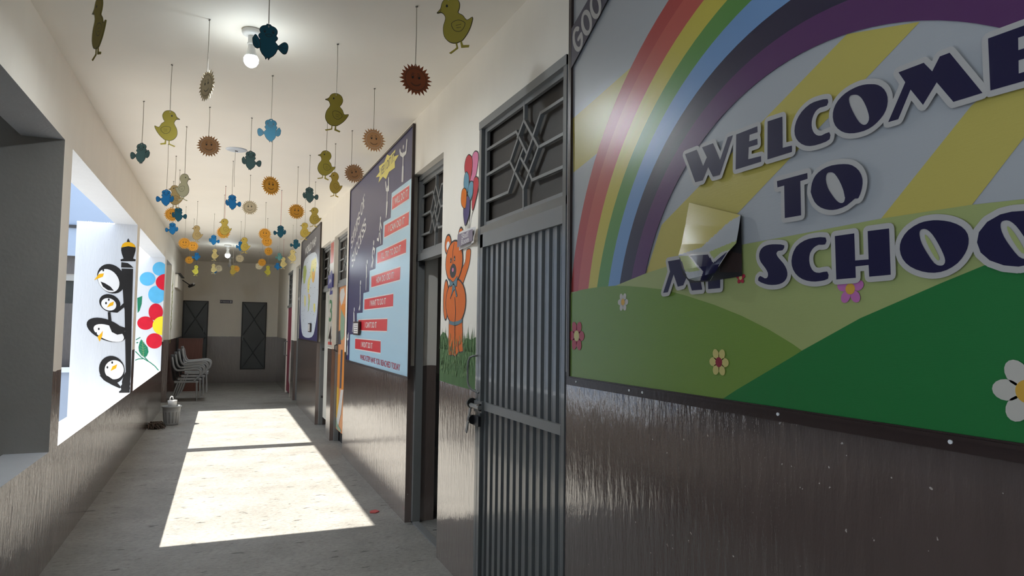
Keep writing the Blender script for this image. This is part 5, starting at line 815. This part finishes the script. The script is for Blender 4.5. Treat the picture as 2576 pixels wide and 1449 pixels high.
LAB='''olive yellow chick cutout turned edge-on at the top left, above the left beam
olive yellow chick cutout at the top edge, nearest the rainbow banner
dark teal bird cutout hanging in front of the nearest lit bulb
cream sun cutout turned sideways, with a brown sun directly below it
dark rust red sun cutout, the largest sun, nearest the right wall
large dark olive chick cutout hanging left of the rust red sun
brown sun cutout just above the top edge of the stairs poster
olive yellow chick cutout at left with a bright blue bird on the line below it
steel teal bird cutout with an amber sun directly below it
brown smiling sun cutout directly below the sideways cream sun
grey teal bird cutout farthest left, beside the left beam
grey teal bird cutout beside the round ceiling plate
olive chick cutout, upper left one of two touching chicks left of a dark brown sun
mustard chick cutout, lower right one of two touching chicks beside a dark brown sun
dark brown sun cutout touching the top left corner of the stairs poster
amber sun cutout slightly turned, directly below the steel teal bird
bright blue bird cutout just left of the cream front-facing sun
cream sun cutout facing front, right of a bright blue bird
grey yellow chick cutout right of the tan chick in the left cluster
tan chick cutout half hidden behind a bright blue bird in the left cluster
bright blue bird cutout overlapping the tan chick in the left cluster
orange sun cutout half hidden behind a dark teal bird in the left cluster
dark teal bird cutout covering part of an orange sun in the left cluster
bright blue bird cutout, lowest of the left cluster
orange sun cutout left of the two mustard chicks above the world map
grey teal bird cutout hanging above the two mustard chicks near the world map
mustard chick cutout, upper right of two above the world map board
mustard chick cutout, lower left of two, overlapping the world map's top edge
gold chick cutout in front of an orange sun, on a red cord
orange sun cutout mostly hidden behind a gold chick on a red cord
tan chick cutout overlapping an orange sun, above a small blue bird at left
yellow orange sun cutout at left, overlapping another orange sun beside the tan chick
orange sun cutout squeezed between another sun and the tan chick's feet
bright blue bird cutout right above the pale yellow chick pair
small orange sun cutout beside a small blue bird near the left far corner
small bright blue bird cutout right of the small orange sun at far left
small lime chick cutout on a black cord below a small blue bird at far left
pale yellow chick cutout in front of a beige sun, left of the far bulb
pale yellow chick cutout mostly hidden behind and below another pale chick
beige sun cutout partly hidden behind a pale yellow chick
small blue bird cutout just below the feet of the pale chick pair
small beige sun cutout directly right of the far lit bulb
gold chick cutout overlapping a bright blue bird, right of the far lit bulb
bright blue bird cutout mostly hidden behind a gold chick
small yellow chick cutout overlapping a small orange red sun before the end wall
small orange red sun cutout partly behind a small yellow chick
orange sun cutout, uppermost of three suns in a column
orange sun cutout, middle one of three suns in a column
narrow orange sun cutout, lowest of three suns in a column
dark teal bird cutout on a red cord right of the column of suns
small orange sun cutout overlapping a dull beige sun before the end wall
small dull beige sun cutout behind a small orange sun before the end wall
small lime chick cutout alone between small suns and the right far corner
light aqua bird cutout above a small bright blue bird near the right far corner
small bright blue bird cutout below the light aqua bird
pale gold chick cutout on a red cord right of the light aqua bird
teal bird cutout just left of the world map's top corner
pale yellow chick cutout below a teal bird, left of the world map'''.split('\n')
NMS={'sun':('sun_cutout','hanging sun cutouts'),'yel':('chick_cutout','hanging chick cutouts'),'blu':('bird_cutout','hanging bird cutouts')}
RED={28,49,55,35}
ordl={}
for i,((kind,col,x,y,z,yaw,mir),lab) in enumerate(zip(ART['cut'],LAB)):
    if i==45: col='orange'
    nm_,gp=NMS[kind]; top={'sun':-.012,'blu':-.010,'yel':-.010}[kind]
    o=bpy.data.objects.new(nm_,card(kind,col)); COL.objects.link(o); zt=z
    o.location=(x,y,zt); o.rotation_euler=(0,math.radians({14:-18,1:-14,5:3,12:4}.get(i,random.uniform(-3,3))),math.radians(yaw+random.uniform(-5,5)))
    if mir: o.scale=(-1,1,1)
    o['label']=lab; o['category']='hanging decoration'; o['group']=gp
    s_=MB(); s_.tube([(0,0,top),(.002,0,(H-zt)*.5),(0,0,H-zt-.001)],.0022,'redcord' if i in RED else ('black' if i==36 else 'cord'),n=6)
    s_.tube([(-.004,0,H-zt-.006),(.006,0,H-zt-.002)],.004,'nail',n=6)
    c=bpy.data.objects.new('hanging_cord',s_.mesh('hanging_cord')); COL.objects.link(c); c.parent=o
    o.rotation_euler[1]*=1
    if abs(o.rotation_euler[1])>0: c.rotation_euler=(0,-o.rotation_euler[1]*(-1 if mir else 1),0)
MB().tube([(.05,6.74,H),(.046,6.745,2.9),(.05,6.74,2.78)],.002,'cord',n=6).build('loose_cord',label='bare thin cord with no cutout hanging from the round ceiling plate',category='cord')
# ------------------------------------------------------------------ ceiling lamps and plates
def lamp(x,y,lit,label,s=1):
    t=thing('light_bulb',(x,y,H),label,'light bulb','bulb holders along the ceiling')
    MB().lathe([(0,0),(.052*s,0),(.056*s,-.012*s),(.05*s,-.026*s),(.03*s,-.034*s),(0.001,-.034*s)],(x,y,H),'whitepl').build('ceiling_rose',t)
    MB().lathe([(.001,-.03*s),(.020*s,-.03*s),(.021*s,-.07*s),(.024*s,-.075*s),(.024*s,-.085*s),(.001,-.086*s)],(x,y,H),'whitepl').build('lamp_holder',t)
    MB().lathe([(.018*s,-.08*s),(.019*s,-.1*s),(.027*s,-.13*s),(.034*s,-.15*s),(.034*s,-.152*s)],(x,y,H),'whitepl').build('bulb_body',t)
    MB().lathe([(.034*s,-.152*s),(.040*s,-.165*s),(.038*s,-.185*s),(.028*s,-.202*s),(.014*s,-.211*s),(.001,-.213*s)],(x,y,H),'bulb' if lit else 'bulboff').build('bulb_diffuser',t)
    if lit:
        al=bpy.data.lights.new('bulb_light','AREA'); al.shape='DISK'; al.size=.05*s; al.energy=6.5; al.color=(.88,.95,1); lo_=bpy.data.objects.new('bulb_light',al); COL.objects.link(lo_); lo_.location=(0,0,-.2145*s); lo_.parent=t
lamp(.092,3.94,True,'nearest lit white bulb on the ceiling behind a dark teal bird',.98)
lamp(.035,14.9,True,'far small lit bulb on the ceiling above the end wall',1.25)
lamp(.10,17.6,False,'farthest unlit grey bulb on the ceiling near the end wall',1.2)
for x,y,r,lab in ((.058,6.73,.095,'round clear plastic ceiling plate right of the brown smiling sun'),):
    t=thing('ceiling_plate',(x,y,H),lab,'ceiling plate'); MB().lathe([(.001,-.006),(r*.3,-.012),(r*.8,-.010),(r,-.003),(r,0)],(x,y,H),'sea').build('cover_disc',t); MB().tube([(x-.01,y,H-.014),(x+.012,y-.01,H-.02)],.004,'black').build('knot',t)
# ------------------------------------------------------------------ things on the floor and far walls
def chair():
    t=thing('plastic_chair',(0,0,0),'x','chair','stacked plastic armchairs')
    W=.25
    m=MB(); rows=[]
    for i in range(9):
        u=i/8; x=-.42+.44*u; z=.40-.02*math.sin(PI*u)+(.012 if u>.9 else 0)-.03*max(0,u-.85)/.15
        rows.append([(x,-W+2*W*j/10,z-.015*math.sin(PI*j/10)) for j in range(11)])
    m.grid(rows,'chair'); lo=[[(p[0],p[1],p[2]-.018) for p in r] for r in rows]; m.grid(lo[::-1],'chair')
    m.box((.0,-W,.352),(.022,W,.40),'chair'); m.box((-.40,-W,.362),(.0,-W+.018,.402),'chair'); m.box((-.40,W-.018,.362),(.0,W,.402),'chair'); m.build('seat',t)
    m=MB(); rows=[]
    for i in range(11):
        u=i/10; z=.40+.50*u; x=-.40-.055*u**1.3-.015*math.sin(PI*u); hw=W*(1-.10*u)
        if u>.9: hw*=.9
        rows.append([(x-.03*math.sin(PI*j/10),-hw+2*hw*j/10,z) for j in range(11)])
    m.grid(rows,'chair'); m.grid([[(p[0]-.012,p[1],p[2]) for p in r] for r in rows[::-1]],'chair'); m.build('backrest',t)
    for s in (-1,1):
        yy=s*(W+.015)
        path=[(-.455,s*(W-.03),.86),(-.44,s*(W-.005),.78),(-.425,yy,.70),(-.39,yy,.63),(-.34,yy,.605),(-.2,yy,.615),(-.06,yy,.63),(.03,yy,.615),(.06,yy,.56),(.045,yy,.50),(.0,yy,.45),(-.05,yy,.40)]
        sm=[]
        for a,b,c,d in zip([path[0]]+path[:-2],path[:-1],path[1:],path[2:]+[path[-1]]):
            for q in range(3):
                t_=q/3; sm.append(tuple(.5*(2*b[e]+(c[e]-a[e])*t_+(2*a[e]-5*b[e]+4*c[e]-d[e])*t_*t_+(3*b[e]-a[e]-3*c[e]+d[e])*t_**3) for e in range(3)))
        sm.append(path[-1])
        MB().tube(sm,.0115,'chair',n=8,flat=1.7).build('armrest',t)
        MB().tube([(-.01,s*(W-.02),.37),(.005,s*(W-.015),.0)],[.014,.012],'chairleg').build('leg',t)
        MB().tube([(-.33,s*(W-.01),.40),(-.455,s*(W-.005),.0)],[.015,.012],'chairleg').build('leg',t)
    return t
c0=chair()
CL=['grey plastic armchair at the bottom of the stack, legs on the floor','grey plastic armchair second from the bottom of the stack','grey plastic armchair third from the bottom of the stack','grey plastic armchair on top of the stack at the left wall']
for i in range(4):
    if i==0: t=c0
    else:
        t=c0.copy(); COL.objects.link(t)
        for ch in c0.children:
            d_=ch.copy(); COL.objects.link(d_); d_.parent=t
    t.location=(-.435+.058*i,15.02+.004*i,.0+.055*i); t['label']=CL[i]
wd=thing('wooden_stand',(-.66,17.2,0),'tall reddish brown wooden stand behind the stacked chairs at the left far corner','stand')
MB().box((-.905,17.0,.0),(-.415,17.03,1.165),'wood').build('front_panel',wd); MB().box((-.905,17.03,0),(-.885,17.4,1.165),'wood').build('side_panel',wd); MB().box((-.435,17.03,0),(-.415,17.4,1.165),'wood').build('side_panel',wd)
MB().box((-.915,16.985,1.165),(-.405,17.42,1.185),'wood').build('top',wd)
bc=thing('bucket',(-.667,11.42,0),'grey fluted plastic bucket on the floor beside the sunlit patch','bucket')
fl_w=lambda a,z:1-(.045*max(0,math.cos(a*14))**.6 if .03<z<.2 and math.cos(a*14)>0 else 0)
MB().lathe([(.001,.0),(.098,.0),(.101,.02),(.104,.035),(.113,.12),(.119,.19),(.121,.21),(.124,.262),(.136,.265),(.138,.278),(.132,.283),(.124,.28),(.100,.03),(.001,.028)],(-.667,11.42,0),'greypl',n=112,wob=fl_w).build('bucket_body',bc)
MB().tube([(-.667+.138*math.cos(a),11.42-.138*math.sin(a)*.99,.27+.012*math.sin(a)) for a in [PI*i/14 for i in range(15)]],.0035,'greypl').build('bucket_handle',bc)
mg=thing('mug',(-.65,11.42,.285),'white plastic mug with hooked handle lying on the grey bucket','mug')
MB().lathe([(.001,.0),(.055,.0),(.062,.06),(.066,.10),(.062,.10),(.056,.01),(.001,.008)],(-.66,11.43,.262),'whitepl',n=28).build('mug_body',mg)
MB().tube([(-.70,11.40,.34),(-.69,11.39,.40),(-.672,11.385,.425),(-.655,11.385,.42),(-.65,11.39,.385)],.010,'whitepl',flat=.7).build('mug_handle',mg)
mo=MB()
for _ in range(130):
    a=random.uniform(0,2*PI); r=random.uniform(.03,.11); cx,cy=-.85+random.uniform(-.06,.06),11.1+random.uniform(-.08,.08); z0=random.uniform(.01,.07)
    mo.tube([(cx,cy,z0+.02),(cx+r*.6*math.cos(a),cy+r*.6*math.sin(a),z0+.025),(min(cx+r*1.1*math.cos(a+.4),-.72),cy+r*1.1*math.sin(a+.4),.006)],.006,'mop',n=5)
mo.lathe([(.001,.0),(.09,.002),(.07,.05),(.001,.07)],(-.85,11.1,0),'mop',n=16); mo.build('mop_head',label='bundle of brown mop strands on the floor beside the grey bucket',category='mop')
sb=thing('electric_box',(L,16.4,2.27),'cream box on the left far wall below a dark top line','wall box')
MB().box((L+.001,15.75,2.27),(L+.05,17.4,2.56),'cream').build('box_body',sb); MB().box((L+.001,15.7,2.56),(L+.10,17.3,2.572),'black').build('box_top',sb)
cv=thing('security_camera',(L,17.9,2.55),'small security camera on a dark arm at the left far corner','camera')
MB().tube([(L+.0,17.45,2.55),(L+.08,17.5,2.51),(L+.21,17.6,2.42)],.011,'black').build('arm',cv)
MB().tube([(L+.19,17.72,2.40),(L+.29,17.5,2.435)],.033,'black',n=14).build('camera_body',cv); MB().tube([(L+.20,17.68,2.438),(L+.29,17.5,2.458)],.022,'whitepl',n=14).build('sun_hood',cv)
es=thing('washroom_sign',(.06,YE,2.06),'small dark purple sign with white print between the two end wall doors','sign')
MB().box((-.095,YE-.012,2.062),(.205,YE-.001,2.148),'psign').build('sign_plate',es)
m=MB(); text(m,'Restrooms',(-.02,2.092),(.13,2.092),(-.02,2.116),'signw',PY(YE-.0135),.02); m.ell((.165,2.105),.012,.03,'signw',PY(YE-.0135)); m.ell((-.055,2.108),.012,.008,'signw',PY(YE-.0135)); m.ell((-.095,2.105),.012,.008,'signw',PY(YE-.0135)); m.build('sign_print',es)
MB().box((R-.012,10.82,1.55),(R-.001,10.9,1.72),'steel2').build('wall_switch',label='small grey switch plate on wall edge beside the world map board',category='switch')
m=MB(); m.prism([(1.16,5.70),(1.20,5.68),(1.24,5.72),(1.22,5.77),(1.17,5.75)],'litter',lambda u,v:(u-.02,v-.15,.001),lambda u,v:(u-.02,v-.15,.008)); m.build('paper_scrap',label='tiny red paper scrap on the floor beside the right wall',category='litter')
# ------------------------------------------------------------------ light
W=bpy.data.worlds.new('sky'); SC.world=W; W.use_nodes=True; bg=W.node_tree.nodes['Background']; bg.inputs[0].default_value=(.72,.84,1.0,1); bg.inputs[1].default_value=1.0
sl=bpy.data.lights.new('sun','SUN'); sl.energy=6.7; sl.angle=.0093; sl.color=(1,.945,.84); so=bpy.data.objects.new('sun',sl); so.rotation_euler=(0,-math.radians(40.76),0); so.location=(-10,8,12); COL.objects.link(so)
# ------------------------------------------------------------------ camera
cam=bpy.data.cameras.new('camera'); cam.sensor_width=36; cam.lens=1704.5/2576*36; cam.clip_start=.02; co=bpy.data.objects.new('camera',cam); COL.objects.link(co)
yw,pt,rl=math.radians(23.021),math.radians(3.417),math.radians(.697)
f=Vector((math.sin(yw)*math.cos(pt),math.cos(yw)*math.cos(pt),math.sin(pt))); r=Vector((math.cos(yw),-math.sin(yw),0)); u=r.cross(f)
r2=math.cos(rl)*r+math.sin(rl)*u; u2=-math.sin(rl)*r+math.cos(rl)*u
co.matrix_world=Matrix(((r2.x,u2.x,-f.x,0),(r2.y,u2.y,-f.y,0),(r2.z,u2.z,-f.z,1.5),(0,0,0,1)))
SC.camera=co
SC.view_settings.view_transform='Standard'; SC.view_settings.look='None'; SC.view_settings.exposure=1.42; SC.view_settings.gamma=1; SC.view_settings.use_curve_mapping=False
SC.cycles.max_bounces=12; SC.cycles.diffuse_bounces=8; SC.cycles.glossy_bounces=5
